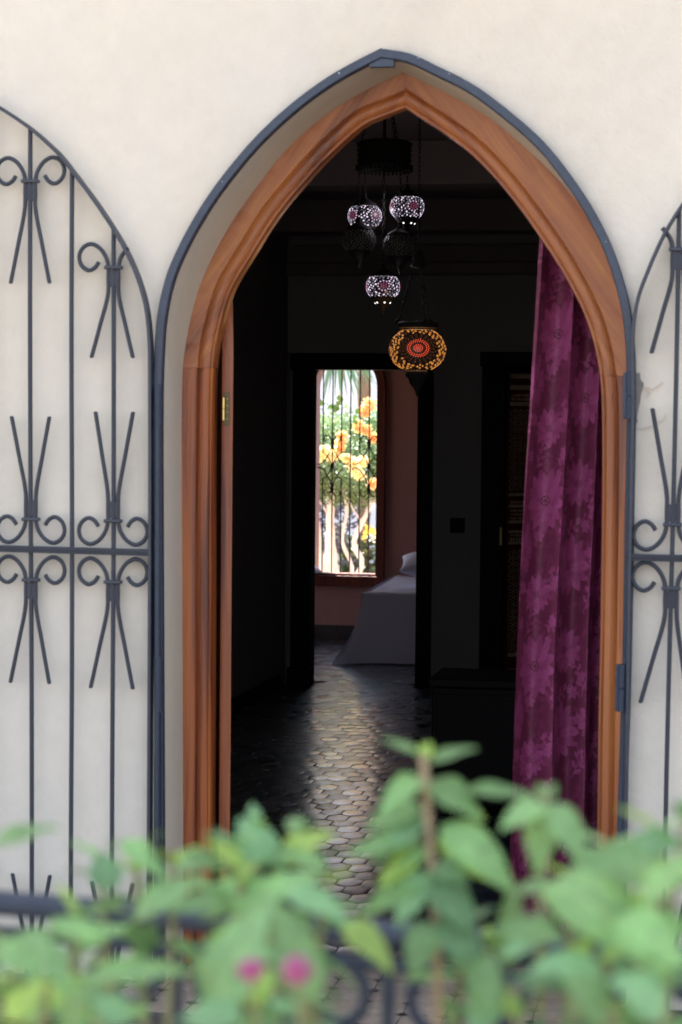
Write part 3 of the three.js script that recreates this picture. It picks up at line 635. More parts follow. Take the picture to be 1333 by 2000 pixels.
// ---------------------------------------------------------------- the two wrought iron gate leaves, folded back against the facade
// k = +1: the leaf's other bars lie to the right of its hinge; everything in metres
const scrollLine = [[0.0155, 0.075], [0.015, 0.03], [0.015, 0], [0.022, -0.029], [0.042, -0.056], [0.067, -0.067], [0.09, -0.056], [0.1005, -0.033], [0.094, -0.007], [0.072, 0.008], [0.053, -0.001], [0.043, -0.016]];
function gate(name, label, { outline, bars, z, groups, rails, bottom, size, lean, k }) {
  const t = thing(name, label, 'gate', [0, 0, 0], 'wrought iron gate leaves beside the arch');
  const P = outline;
  part('frame', sweep(P, [[0.0045, z - 0.017], [0.0045, z + 0.017], [0.003, z + 0.0185], [-0.003, z + 0.0185], [-0.0045, z + 0.017], [-0.0045, z - 0.017]], { crease: 0.5 }), M.steel, t);
  const topAt = (x) => { for (let i = 1; i < P.length; i++) { const a = P[i - 1], b = P[i]; if ((a[0] - x) * (b[0] - x) <= 0 && Math.abs(a[0] - b[0]) > 1e-6 && Math.max(a[1], b[1]) > 1) return a[1] + (b[1] - a[1]) * (x - a[0]) / (b[0] - a[0]); } return 2.6; };
  for (const [top, foot] of bars) { const h = topAt(top) - bottom, bend = (q) => (Math.sin(top * 91 + q * 7) * 0.0016), pts = [0, 0.2, 0.4, 0.6, 0.8, 1].map((q) => [foot + (top - foot) * q + (q % 1 ? bend(q) : 0), bottom + h * q, z + (q % 1 ? bend(q + 3) * 0.5 : 0)]); part('bar', tube(pts, 0.0066, 30, 10), M.steel, t); }
  const xAt = (b, y) => b[1] + (b[0] - b[1]) * (y - bottom) / (topAt(b[0]) - bottom);
  for (const [i, y, dir, reach, sides] of groups) {
    const x = xAt(bars[i], y), [dl, dr] = reach;
    for (const s of [-1, 1]) {
      const r = s < 0 ? dl : dr;
      const far = Math.hypot(...r);
      const line = [[x + s * r[0], y + dir * r[1]], [x + s * (0.0155 + (r[0] - 0.0155) * 0.5), y + dir * (0.08 + (r[1] - 0.08) * 0.5)]];
      const q = sides?.[s < 0 ? 0 : 1];
      if (q) { for (const [a, b] of scrollLine) line.push([x + s * a * size, y + dir * b * size]); if (typeof q === 'number') line.length = q; }
      else { line.push([x + s * 0.0155, y + dir * 0.075], [x + s * 0.015, y], [x + s * 0.015, y - dir * 0.012]); }
      void far;
      part('scroll', merge([tube(line.map(([a, b]) => [a, b, z + 0.001]), 0.0062, 60, 8), new THREE.SphereGeometry(0.0062, 8, 6).scale(1, 0.5, 1).translate(line[0][0], line[0][1], z + 0.001)]), M.steel, t);
    }
    part('collar', box(x - 0.026, x + 0.026, y - 0.005, y + 0.005, z - 0.011, z + 0.011, 0.003), M.steel, t);
    part('weld', box(x - 0.02, x + 0.02, y + (dir > 0 ? 0.008 : -0.055), y + (dir > 0 ? 0.055 : -0.008), z - 0.004, z + 0.0035, 0.003), M.steel, t);
  }
  for (const [a, b] of rails) {
    part('rail', new THREE.BoxGeometry(Math.hypot(b[0] - a[0], b[1] - a[1]), 0.019, 0.012).rotateZ(Math.atan2(b[1] - a[1], b[0] - a[0])).translate((a[0] + b[0]) / 2, (a[1] + b[1]) / 2, z + 0.008), M.steel, t);
    part('rail_ridge', new THREE.BoxGeometry(Math.hypot(b[0] - a[0], b[1] - a[1]), 0.006, 0.003).rotateZ(Math.atan2(b[1] - a[1], b[0] - a[0])).translate((a[0] + b[0]) / 2, (a[1] + b[1]) / 2 + 0.004, z + 0.0155), M.steel, t);
  }
  void k; void lean;
  return t;
}
{
  const z = 0.036;
  const outline = resample([[-0.676, -0.054], [-0.677, 0.401], [-0.678, 1.058], [-0.681, 1.695], [-0.684, 1.839], [-0.695, 1.928], [-0.717, 2.003], [-0.751, 2.079], [-0.791, 2.146], [-0.843, 2.221], [-0.91, 2.307], [-0.949, 2.355], [-0.993, 2.396], [-1.038, 2.433], [-1.126, 2.491], [-1.218, 2.542], [-1.295, 2.58], [-1.359, 2.604]], 140);
  outline.push([[-1.358, -0.092]][0]);

  const bx = [[-0.793, -0.785], [-0.916, -0.908], [-1.04, -1.026], [-1.159, -1.149], [-1.283, -1.275]];
  const bars = bx;
  const m = 1.235, up = 1.32, dn = 1.146;
  const U = [[0.058, 0.292], [0.054, 0.292]], U2 = [[0.053, 0.308], [0.057, 0.308]], Dn = [[0.06, 0.295], [0.056, 0.295]], D2 = [[0.064, 0.302], [0.06, 0.302]];
  const T = [[0.057, 0.288], [0.058, 0.288]], both = [true, true];
  gate('gate_leaf', 'wrought iron gate leaf left of the arch, folded flat against the wall', {
    outline, bars, z, size: 1, bottom: -0.1, k: -1,
    rails: [[[-1.356, m + 0.003], [-0.682, m - 0.003]], [[-1.353, -0.068], [-0.674, -0.07]]],
    groups: [
      [0, 2.038, -1, [[0.063, 0.253], [0.058, 0.253]], [true, 7]], [2, 2.284, -1, T, both], [4, 2.379, -1, T, both],
      [0, up, 1, U2, both], [2, up + 0.001, 1, U, both], [4, up + 0.001, 1, U, both],
      [0, dn, -1, D2, both], [2, dn + 0.001, -1, Dn, both], [4, dn, -1, Dn, both],
      [0, -0.006, 1, [[0.062, 0.29], [0.058, 0.29]], both], [2, 0.004, 1, [[0.058, 0.292], [0.054, 0.292]], both], [4, 0.002, 1, U, both],
    ],
  });
  const outR = resample([[0.67, 0.022], [0.668, 0.669], [0.669, 1.229], [0.671, 1.701], [0.668, 1.785], [0.67, 1.868], [0.676, 1.923], [0.688, 1.971], [0.706, 2.019], [0.73, 2.078], [0.756, 2.132], [0.796, 2.197], [0.846, 2.265], [0.912, 2.347], [0.992, 2.424], [1.071, 2.484], [1.15, 2.532], [1.255, 2.584]], 140).map((p) => p);
  outR.push([1.269, -0.1]);
  const bxR = [[0.788, 0.772], [0.901, 0.887], [1.012, 1.002], [1.124, 1.117], [1.227, 1.227]];
  const mR = 1.245, upR = 1.335, dnR = 1.162;
  const UR = [[0.058, 0.313], [0.058, 0.313]], DR = [[0.078, 0.313], [0.05, 0.313]], TR = [[0.068, 0.278], [0.058, 0.278]];
  gate('gate_leaf', 'wrought iron gate leaf right of the arch, cut off by the picture edge', {
    outline: outR, bars: bxR, z, size: 1.04, bottom: -0.1, k: 1,
    rails: [[[0.656, mR], [1.292, mR - 0.004]], [[0.653, -0.07], [1.313, -0.074]]],
    groups: [
      [0, 2.079, -1, TR, [7, true]], [2, 2.263, -1, TR, both], [4, 2.342, -1, TR, [true, 6]],
      [0, upR, 1, UR, both], [2, upR, 1, UR, both], [4, upR, 1, UR, [true, 6]],
      [0, dnR, -1, DR, both], [2, dnR, -1, DR, both], [4, dnR, -1, DR, [true, 6]],
      [0, 0.002, 1, UR, both], [2, 0.002, 1, UR, both], [4, 0.002, 1, UR, [true, 6]],
    ],
  });
}

// ---------------------------------------------------------------- purple damask curtain
{
  const c = thing('curtain', 'heavy plum coloured damask curtain with a floral weave at the right jamb', 'curtain');
  const fabric = phys({ name: 'damask', map: damask(), bumpMap: rep(clothBump, 0.03), bumpScale: 0.0003, roughness: 0.62, sheen: 0.15, sheenRoughness: 0.5, sheenColor: lin(0.5, 0.2, 0.4), side: THREE.DoubleSide });
  const yTop = 2.72, yBot = 0.012, nu = 150, nv = 110;
  const leftAt = (y) => { const t = (2.22 - y) / 2.25; return 0.372 - 0.088 * t - 0.012 * Math.sin(t * 5) * t + (t < 0 ? 0.09 * -t : 0); };
  const n = noise2(61), pos = [], uv = [], idx = [], rows = [];
  for (let j = 0; j <= nv; j++) {
    const y = yTop + (yBot - yTop) * j / nv, t = j / nv, x0 = leftAt(y), x1 = 0.735;
    let row = [];
    for (let i = 0; i <= nu; i++) {
      const u = i / nu;
      // a broad roll at the left edge, then deep folds that drift and open towards the floor
      const ph = 6.283 * (2.4 * u + 2.3 * u * u) + 1.75 + 0.8 * (fbm(n, u, t, 2, 3, 2) - 0.5) * 2 + t * 0.9;
      const amp = 0.038 + 0.022 * t;
      let z = -0.47 + amp * Math.sin(ph) + 0.35 * amp * Math.sin(ph * 2.1 + 1 + t * 2) + 0.012 * (fbm(n, u, t, 5, 9, 3) - 0.5);
      const x = x0 + (x1 - x0) * u + 0.022 * Math.sin(ph + 1.7) * Math.min(1, u * 8);
      row.push([x, y, z]);
    }
    rows.push(row);
  }
  rows.forEach((row) => { let s = 0; row.forEach((p, i) => { if (i) s += Math.hypot(p[0] - row[i - 1][0], p[2] - row[i - 1][2]); pos.push(...p); uv.push(s / 0.5, p[1] / 0.5); }); });
  for (let j = 0; j < nv; j++) for (let i = 0; i < nu; i++) { const a = j * (nu + 1) + i, b = a + 1, d = a + nu + 1, e = d + 1; idx.push(a, d, b, b, d, e); }
  const g = new THREE.BufferGeometry();
  g.setAttribute('position', new THREE.Float32BufferAttribute(pos, 3)); g.setAttribute('uv', new THREE.Float32BufferAttribute(uv, 2)); g.setIndex(idx); g.computeVertexNormals();
  part('cloth', g, fabric, c);
  part('curtain_rail', rod([-0.7, 2.74, -0.47], [0.8, 2.74, -0.47], 0.014, 12), M.brass, c);
}

// ---------------------------------------------------------------- hanging mosaic lanterns
const glow = (name, r, g, b, k) => std({ name, color: lin(0.02, 0.02, 0.02), emissive: lin(r * k, g * k, b * k), emissiveIntensity: 1, roughness: 0.3 });
const G = {
  white: glow('lamp_white_glass', 0.8, 0.68, 0.86, 0.15 * 0.85), pale: glow('lamp_lilac_glass', 0.55, 0.4, 0.55, 0.15 * 0.7), plum: glow('lamp_plum_glass', 0.3, 0.05, 0.12, 0.15 * 0.6), smoke: glow('lamp_smoke_glass', 0.16, 0.16, 0.22, 0.15 * 0.5),
  amber: glow('lamp_amber_glass', 0.8, 0.3, 0.06, 0.15 * 0.5), brown: glow('lamp_brown_glass', 0.25, 0.07, 0.02, 0.15 * 0.14), grey: glow('lamp_grey_glass', 0.3, 0.3, 0.37, 0.15 * 0.5), red: glow('lamp_red_glass', 0.75, 0.07, 0.03, 0.15 * 0.75), spark: glow('lamp_pinhole', 0.9, 0.88, 0.85, 0.15 * 1.3),
  dead: std({ name: 'unlit_glass', color: lin(0.09, 0.085, 0.09), roughness: 0.5 }),
  core: glow('lamp_globe_glass', 0.02, 0.014, 0.018, 0.15 * 0.1), coreAmber: glow('lamp_amber_globe_glass', 0.03, 0.01, 0.004, 0.15 * 0.15), coreDead: std({ name: 'unlit_globe_glass', color: lin(0.008, 0.008, 0.008), roughness: 0.8 }),
};
const lathe = (pts, seg = 28) => new THREE.LatheGeometry(pts.map(([x, y]) => new THREE.Vector2(x, y)), seg);
// globe of radius r at the thing's origin; rosettes of coloured glass all round it
function lantern(name, label, at, r, kind, { flat = 0.84, turn = 0, hang, group, tilt = 0 }) {
  const t = thing(name, label, 'lamp', at, group);
  const lit = kind !== 'dead', core = kind === 'dead' ? G.coreDead : kind === 'amber' ? G.coreAmber : G.core;
  part('lamp_globe', new THREE.SphereGeometry(r * 0.985, 36, 24).scale(1, flat, 1), core, t);
  const rr = rng(Math.round((at[0] + 5) * 1e4)), sets = {};
  const na = kind === 'amber' ? 3 : 4, N = kind === 'amber' ? 520 : 330, axes = Array.from({ length: na }, (_, k) => V(Math.sin(turn + k * 6.2832 / na), tilt, Math.cos(turn + k * 6.2832 / na)).normalize());
  const put = (d, sx, sy, mat, spin) => {
    const g = new THREE.SphereGeometry(1, 6, 4);
    g.scale(sx, sy, sx * 0.35);
    const q = new THREE.Quaternion().setFromUnitVectors(V(0, 0, 1), V(d.x, d.y / flat, d.z).normalize());
    g.rotateZ(spin); g.applyQuaternion(q); g.translate(d.x * r, d.y * r * flat, d.z * r);
    (sets[mat] ??= []).push(g);
  };
  // rings of beads in each rosette
  const rings = kind === 'amber' ? [[0, 1, 'red'], [0.075, 6, 'red'], [0.15, 12, 'red'], [0.225, 18, 'brown'], [0.3, 24, 'red'], [0.375, 28, 'red'], [0.45, 30, 'brown'], [0.56, 22, 'brown'], [0.67, 20, 'brown']] : [[0, 1, 'plum'], [0.17, 6, 'plum'], [0.34, 11, 'pale']];
  const limit = kind === 'amber' ? 0.76 : 0.44;
  for (const a of axes) {
    const e1 = V(0, 1, 0).cross(a).normalize(), e2 = a.clone().cross(e1);
    for (const [th, n, mat] of rings) for (let i = 0; i < n; i++) {
      const p = i / n * 6.283 + th * 3;
      const d = a.clone().multiplyScalar(Math.cos(th)).addScaledVector(e1, Math.sin(th) * Math.cos(p)).addScaledVector(e2, Math.sin(th) * Math.sin(p));
      if (Math.abs(d.y) > 0.9) continue;
      const s = r * (kind === 'amber' ? 0.027 + (th > 0.5 ? 0.012 : 0) : 0.056);
      put(d, s, s, lit ? mat : 'dead', 0);
    }
  }
  for (let i = 0; i < N; i++) {                              // shards between the rosettes
    const y = 1 - 2 * (i + 0.5) / N, a = i * 2.39996 + (rr() - 0.5) * 0.1, w = Math.sqrt(1 - y * y), d = V(w * Math.cos(a), y, w * Math.sin(a));
    if (Math.abs(y) > 0.86) continue;
    const th = Math.min(...axes.map((q) => q.angleTo(d)));
    if (th < limit) continue;
    const s = r * (kind === 'amber' ? 0.062 : 0.07);
    const mat = !lit ? 'dead' : kind === 'amber' ? (rr() < 0.8 ? 'amber' : 'brown') : (rr() < 0.3 ? 'white' : rr() < 0.3 ? 'pale' : rr() < 0.45 ? 'grey' : 'smoke');
    put(d, s * between(0.8, 1.2, rr), s * between(0.5, 0.8, rr), mat, rr() * 3);
  }
  for (const [k, l] of Object.entries(sets)) part('lamp_mosaic', merge(l), G[k], t, { kind: 'stuff' });
  const top = r * flat;
  const am = kind === 'amber';
  const cap = part('cap', lathe(am ? [[0.004, top * 1.3], [r * 0.5, top * 1.06], [r * 0.62, top * 0.95], [r * 0.5, top * 0.84], [0.004, top * 0.9]] : [[0.004, r * 1.35], [r * 0.12, r * 1.3], [r * 0.1, r * 1.15], [r * 0.22, r * 1.02], [r * 0.42, top * 1.06], [r * 0.66, top * 0.9], [r * 0.78, top * 0.7], [r * 0.72, top * 0.66], [0.004, top * 0.86]]), M.bronze, t);
  const collar = part('lower_cap', lathe(am ? [[r * 0.3, -top * 0.92], [r * 0.36, -top * 0.97], [r * 0.42, -top * 1.15], [r * 0.3, -top * 1.3], [r * 0.26, -top * 1.5], [r * 0.1, -top * 1.75], [0.001, -top * 2.1]] : [[r * 0.6, -top * 0.68], [r * 0.72, -top * 0.7], [r * 0.66, -top * 0.86], [r * 0.5, -top * 1.04], [r * 0.3, -top * 1.3], [r * 0.16, -top * 1.42], [r * 0.2, -top * 1.52], [r * 0.07, -top * 1.66], [0.001, -top * 2.05]]), M.bronze, t);
  void cap;
  if (lit && kind !== 'amber') { const dots = []; for (let i = 0; i < 6; i++) { const a = turn + 0.2 + i * 1.047; dots.push(new THREE.SphereGeometry(r * 0.06, 8, 6).translate(Math.sin(a) * r * 0.44, -top * 1.12, Math.cos(a) * r * 0.44)); } part('lamp_pinhole', merge(dots), G.spark, collar); }
  if (hang) for (const [a, b] of hang) part('chain', chain(a, b), M.bronze, t);
  if (lit) {
    const p = new THREE.PointLight(kind === 'amber' ? new THREE.Color(1, 0.5, 0.22) : new THREE.Color(0.95, 0.88, 1), 0.018 * (kind === 'amber' ? 1.2 : 0.8), 0, 2);
    p.name = 'lamp_light'; p.castShadow = true; t.add(p);
  }
  return t;
}
function chain(a, b) {                                       // small oval links
  const va = V(...a), vb = V(...b), L = va.distanceTo(vb), n = Math.max(2, Math.round(L / 0.017)), list = [];
  const q = new THREE.Quaternion().setFromUnitVectors(V(0, 1, 0), vb.clone().sub(va).normalize());
  for (let i = 0; i < n; i++) { const g = new THREE.TorusGeometry(0.0062, 0.0017, 5, 10).scale(0.75, 1.6, 1); if (i % 2) g.rotateY(1.571); g.applyQuaternion(q); g.translate(...va.clone().lerp(vb, (i + 0.5) / n).toArray()); list.push(g); }
  return merge(list);
}
{
  const hub = [-0.38, 2.634, -2.207], c = thing('lamp_canopy', 'round pierced black metal drum that carries the cluster of lanterns', 'lamp', hub);
  part('drum', lathe([[0.001, 0.058], [0.09, 0.056], [0.1, 0.05], [0.108, 0.046], [0.104, 0.036], [0.1, 0.034], [0.1, -0.03], [0.104, -0.034], [0.112, -0.04], [0.106, -0.048], [0.095, -0.046], [0.09, -0.03], [0.001, -0.03]], 40), M.bronze, c);
  const studs = [], beads = [];
  for (let i = 0; i < 40; i++) { const a = i / 40 * 6.283; for (const y of [-0.018, 0.003, 0.022]) studs.push(new THREE.SphereGeometry(0.0042, 6, 5).translate(Math.sin(a + y * 3) * 0.1005, y, Math.cos(a + y * 3) * 0.1005)); beads.push(new THREE.SphereGeometry(0.005, 6, 5).scale(1, 1.6, 1).translate(Math.sin(a) * 0.106, -0.054, Math.cos(a) * 0.106)); }
  part('studs', merge(studs), M.bronze, c, { kind: 'stuff' }); part('bead_fringe', merge(beads), M.bronze, c, { kind: 'stuff' });
  part('stem', rod([0, 0.055, 0], [0, 0.316, 0], 0.006), M.bronze, c);
  for (const a of [0.6, 2.7, 4.8]) part('chain', chain([Math.sin(a) * 0.09, 0.05, Math.cos(a) * 0.09], [Math.sin(a) * 0.02, 0.3, Math.cos(a) * 0.02]), M.bronze, c);
  const below = hub[1] - 0.045, lamps = 'mosaic lanterns hanging from the black drum';
  const put = (label, at, kind, turn, name = 'mosaic_lantern', r = 0.0655) => lantern(name, label, at, r, kind, { turn, group: lamps, hang: [[[0, 0.083, 0], [0, below - at[1], 0]]] });
  put('lit white mosaic lantern half hidden behind the unlit left lantern', [-0.463, 2.412, -2.26], 'white', 0.9);
  put('lit lilac white mosaic lantern hanging highest on the right', [-0.292, 2.44, -2.215], 'white', 0.55);
  put('lit white mosaic lantern with a plum rosette, lowest of the cluster', [-0.378, 2.137, -2.19], 'white', 0.2);
  put('unlit dark mosaic lantern on the left of the cluster', [-0.462, 2.308, -2.13], 'dead', 0.4);
  put('unlit dark mosaic lantern under the lit lilac one', [-0.308, 2.288, -2.15], 'dead', 0);
  // the larger amber and red lantern on three chains
  const at = [-0.216, 1.89, -2.006], r = 0.107;
  const big = lantern('mosaic_lantern', 'larger amber and red mosaic lantern on three chains', at, r, 'amber', { flat: 0.78, turn: 0.17, tilt: 0.02 });
  part('crown_rim', lathe([[r * 0.6, r * 0.72], [r * 0.7, r * 0.78], [r * 0.72, r * 0.9], [r * 0.66, r * 0.95], [r * 0.6, r * 0.88], [r * 0.55, r * 0.75]]), M.bronze, big);
  for (let i = 0; i < 3; i++) { const a = 0.5 + i * 2.094; part('chain', chain([Math.sin(a) * r * 0.7, r * 0.9, Math.cos(a) * r * 0.7], [Math.sin(a) * 0.012, 0.33, Math.cos(a) * 0.012]), M.bronze, big); part('finial', new THREE.SphereGeometry(0.009, 8, 6).translate(Math.sin(a) * r * 0.72, r * 0.98, Math.cos(a) * r * 0.72), M.bronze, big); }
  part('chain_cup', lathe([[0.001, 0.375], [0.014, 0.365], [0.02, 0.345], [0.017, 0.325], [0.03, 0.31], [0.001, 0.3]]), M.bronze, big);
  part('chain', chain([0, 0.375, 0], [0, 1.05, 0]), M.bronze, big);
}

// ---------------------------------------------------------------- garden behind the bedroom window
const leafQuad = (r, s, pos, out, tones, up = 0.3) => {      // one small folded leaf: two triangles each side of the midrib
  const a = r() * 6.283, n = V(Math.cos(a), between(-0.2, 1.4, r) * up + 0.15, Math.sin(a)).normalize(), h = V(r() - 0.5, r() - 0.5, r() - 0.5).cross(n).normalize(), w = n.clone().cross(h);
  const tip = pos.clone().addScaledVector(h, s), ml = pos.clone().addScaledVector(h, s * 0.45).addScaledVector(w, s * 0.34).addScaledVector(n, s * 0.08), mr = pos.clone().addScaledVector(h, s * 0.45).addScaledVector(w, -s * 0.34).addScaledVector(n, s * 0.08);
  const c = tones[Math.floor(r() * tones.length)], k = between(0.8, 1.2, r);
  for (const p of [pos, ml, tip, pos, tip, mr]) { out.p.push(p.x, p.y, p.z); out.c.push(c[0] * k, c[1] * k, c[2] * k); }
};
function leafGeometry(out) {
  const g = new THREE.BufferGeometry();
  g.setAttribute('position', new THREE.Float32BufferAttribute(out.p, 3)); g.setAttribute('color', new THREE.Float32BufferAttribute(out.c, 3));
  g.setAttribute('uv', new THREE.Float32BufferAttribute(new Float32Array(out.p.length / 3 * 2), 2)); g.computeVertexNormals();
  return g;
}
const foliage = phys({ name: 'foliage', color: lin(1, 1, 1), vertexColors: true, roughness: 0.6, transmission: 0.45, thickness: 0, side: THREE.DoubleSide });
const petals = phys({ name: 'petals', color: lin(1, 1, 1), vertexColors: true, roughness: 0.7, transmission: 0.45, thickness: 0, side: THREE.DoubleSide });
function clumps(r, centre, radii, nClumps, perClump, clumpR, leaf, tones, up) {
  const out = { p: [], c: [] };
  for (let i = 0; i < nClumps; i++) {
    const d = V(r() - 0.5, r() - 0.5, r() - 0.5).normalize().multiplyScalar(Math.pow(between(0.25, 1, r), 0.6));
    const c = V(centre[0] + d.x * radii[0], centre[1] + d.y * radii[1], centre[2] + d.z * radii[2]), tone = [tones[Math.floor(r() * tones.length)], tones[Math.floor(r() * tones.length)]];
    for (let k = 0; k < perClump; k++) { const q = V(r() - 0.5, r() - 0.5, r() - 0.5).normalize().multiplyScalar(clumpR * Math.pow(r(), 0.45)); leafQuad(r, leaf * between(0.7, 1.3, r), c.clone().add(q), out, tone, up); }
  }
  return leafGeometry(out);
}
const bark = std({ name: 'pale_bark', color: lin(0.84, 0.77, 0.76), map: rep(plasterTone, 0.4, 1.2), bumpMap: rep(tileBump, 0.12, 0.5), bumpScale: 0.01, roughness: 0.9 });
const stem = std({ name: 'green_stem', color: lin(0.2, 0.2, 0.1), roughness: 0.7 });
const limb = (pts, r0, r1, seg = 24) => {                     // a tapering, slightly knobbly limb
  const c = new THREE.CatmullRomCurve3(pts.map((p) => V(...p)), false, 'centripetal'), g = new THREE.TubeGeometry(c, seg, 1, 9), p = g.attributes.position, S = c.getPointsAt ? null : null;
  void S;
  for (let i = 0; i <= seg; i++) { const o = c.getPointAt(i / seg), r = (r0 + (r1 - r0) * i / seg) * (1 + 0.1 * Math.sin(i * 1.7)); for (let j = 0; j <= 9; j++) { const k = i * 10 + j; p.setXYZ(k, o.x + (p.getX(k) - o.x) * r, o.y + (p.getY(k) - o.y) * r, o.z + (p.getZ(k) - o.z) * r); } }
  g.computeVertexNormals();
  return g;
};
{
  const gw = thing('garden_wall', 'pale lilac plastered wall closing the garden seen through the window', 'wall');
  part('plaster', box(-16, 8, -0.03, 4.6, -20.6, -20.4), std({ name: 'lilac_wall', color: lin(0.76, 0.77, 0.96), map: rep(plasterTone, 1.7), roughness: 0.95 }), gw);
  const lawn = part('lawn', new THREE.PlaneGeometry(12, 4.4, 60, 24).rotateX(-Math.PI / 2), std({ name: 'lawn_soil', color: lin(0.13, 0.2, 0.1), map: rep(tileTone, 0.05), bumpMap: rep(tileBump, 1 / 40), bumpScale: 0.03, roughness: 1 }), scene);
  lawn.name = numbered('lawn'); lawn.position.set(-3.5, -0.018, -18.1); tag(lawn, 'short green lawn in front of the lilac garden wall', 'lawn', null, 'structure');
  const path = part('garden_path', new THREE.PlaneGeometry(12, 5.4).rotateX(-Math.PI / 2), std({ name: 'pale_sand', color: lin(0.55, 0.42, 0.32), map: rep(tileTone, 0.4), roughness: 1 }), scene);
  path.name = numbered('garden_path'); path.position.set(-3.5, -0.022, -13.2); tag(path, 'pale sunlit earth path under the flowering tree', 'path', null, 'structure');
  const r = rng(303);
  // flowering tree: several pale stems, a clipped crown, clusters of blossom
  const tree = thing('flowering_tree', 'clipped flowering tree with several pale stems behind the window grille', 'tree', [-2.62, -0.02, -13.9]);
  const stems = [
    [[[-0.3, 0, 0.1], [-0.36, 0.45, 0.06], [-0.4, 0.85, 0], [-0.5, 1.35, -0.1]], 0.05, 0.03],
    [[[-0.12, 0, 0], [-0.2, 0.4, 0.02], [-0.24, 0.8, 0.05], [-0.32, 1.4, 0.1]], 0.058, 0.032],
    [[[-0.03, 0, 0.06], [-0.07, 0.35, 0.06], [-0.11, 0.75, 0.04], [-0.1, 1.35, 0]], 0.085, 0.05],
    [[[0.22, 0, 0.14], [0.17, 0.25, 0.15], [0.21, 0.42, 0.16], [0.13, 0.58, 0.14], [0.24, 0.85, 0.12], [0.33, 1.08, 0.06], [0.5, 1.4, 0]], 0.06, 0.024],
    [[[0.07, 0.1, 0.0], [0.09, 0.35, 0.0], [0.0, 0.6, 0.02], [0.04, 0.9, 0.02], [-0.05, 1.3, 0]], 0.036, 0.024],
    [[[-0.08, 0.75, 0.05], [-0.2, 0.95, 0.05], [-0.36, 1.12, 0.05]], 0.022, 0.012],
    [[[0.2, 0.78, 0.13], [0.09, 0.95, 0.12], [0.0, 1.15, 0.1]], 0.018, 0.01],
    [[[0.28, 0.95, 0.1], [0.42, 1.04, 0.15], [0.6, 1.2, 0.2]], 0.018, 0.01],
  ];
  for (const [pts, a, b] of stems) part('trunk', limb(pts, a * 0.56, b * 0.6), bark, tree);
  const greens = [[0.14, 0.24, 0.12], [0.17, 0.28, 0.12], [0.13, 0.22, 0.14], [0.25, 0.36, 0.15]];
  part('crown', clumps(r, [0, 1.42, -0.05], [1.0, 0.38, 0.6], 330, 64, 0.14, 0.034, greens, 0.8), foliage, tree, { kind: 'stuff' });
  part('crown', clumps(r, [0, 1.12, 0.0], [0.95, 0.16, 0.5], 130, 52, 0.11, 0.032, [[0.09, 0.16, 0.03], [0.12, 0.19, 0.045], [0.07, 0.13, 0.03]], 0.8), foliage, tree, { kind: 'stuff' });
  const blossom = (px, py, s, tones, size, depth) => {
    const out = { p: [], c: [] }, o = V(px, py, depth);
    for (let k = 0; k < 170; k++) { const q = V(r() - 0.5, r() - 0.5, r() - 0.5).normalize().multiplyScalar(s * Math.pow(r(), 0.5)); q.z *= 0.6; leafQuad(r, size * between(0.8, 1.2, r), o.clone().add(q), out, tones, 0.8); }
    return leafGeometry(out);
  };
  const orange = [[0.92, 0.52, 0.2], [0.94, 0.62, 0.3], [0.92, 0.7, 0.42]], yellow = [[0.96, 0.9, 0.5], [0.97, 0.92, 0.66], [0.96, 0.84, 0.56]], mixed = [...yellow, [0.94, 0.7, 0.42]];
  for (const [x, y, s, tones, z] of [
    [0.337, 1.859, 0.12, orange, 0.626], [0.301, 1.799, 0.07, orange, 0.635], [0.248, 1.668, 0.085, orange, 0.649], [0.322, 1.637, 0.06, orange, 0.637], [0.104, 1.579, 0.075, orange, 0.678], [0.087, 1.486, 0.075, orange, 0.685], [-0.058, 1.448, 0.1, yellow, 0.712], [0.006, 1.402, 0.095, yellow, 0.702], [-0.103, 1.378, 0.06, yellow, 0.723], [0.047, 1.412, 0.05, mixed, 0.695], [0.19, 1.335, 0.09, mixed, 0.672], [0.227, 1.275, 0.08, yellow, 0.667], [0.299, 1.35, 0.085, mixed, 0.652], [0.273, 1.229, 0.06, yellow, 0.661], [0.382, 1.563, 0.065, orange, 0.629], [0.388, 1.151, 0.075, orange, 0.643], [0.143, 1.381, 0.05, yellow, 0.679]]) {
    part('blossom', blossom(x, y, s * 0.5, tones, 0.042, z), petals, tree);
  }
  // taller dark bush and hedge further back
  const bush = thing('tall_bush', 'tall pale green bush behind the flowering tree', 'bush', [-3.2, 0, -16.2]);
  part('foliage', clumps(r, [0, 1.3, 0], [1.3, 0.36, 0.6], 150, 44, 0.2, 0.07, [[0.08, 0.14, 0.06], [0.12, 0.2, 0.06], [0.06, 0.1, 0.06], [0.17, 0.25, 0.09]], 0.9), foliage, bush, { kind: 'stuff' });
  part('trunk', limb([[0, 0, 0], [0.03, 0.7, 0], [0, 1.4, 0]], 0.05, 0.03), bark, bush);
  const hedge = thing('low_hedge', 'low clipped hedge with yellow flowering tops at the back of the lawn', 'hedge', [-2.9, 0, -18.2]);
  part('foliage', clumps(r, [0, 0.16, 0], [1.8, 0.2, 0.4], 130, 40, 0.16, 0.055, [[0.12, 0.15, 0.05], [0.17, 0.17, 0.06], [0.09, 0.12, 0.05]], 0.8), foliage, hedge, { kind: 'stuff' });
  part('flowers', clumps(r, [0.25, 0.46, 0.2], [0.5, 0.08, 0.25], 26, 26, 0.09, 0.05, [[0.85, 0.5, 0.06], [0.85, 0.62, 0.1]], 0.9), petals, hedge, { kind: 'stuff' });
  const dry = thing('spiky_shrub', 'purplish grey spiky shrub against the lilac wall', 'shrub', [-3.32, 0, -17.4]);
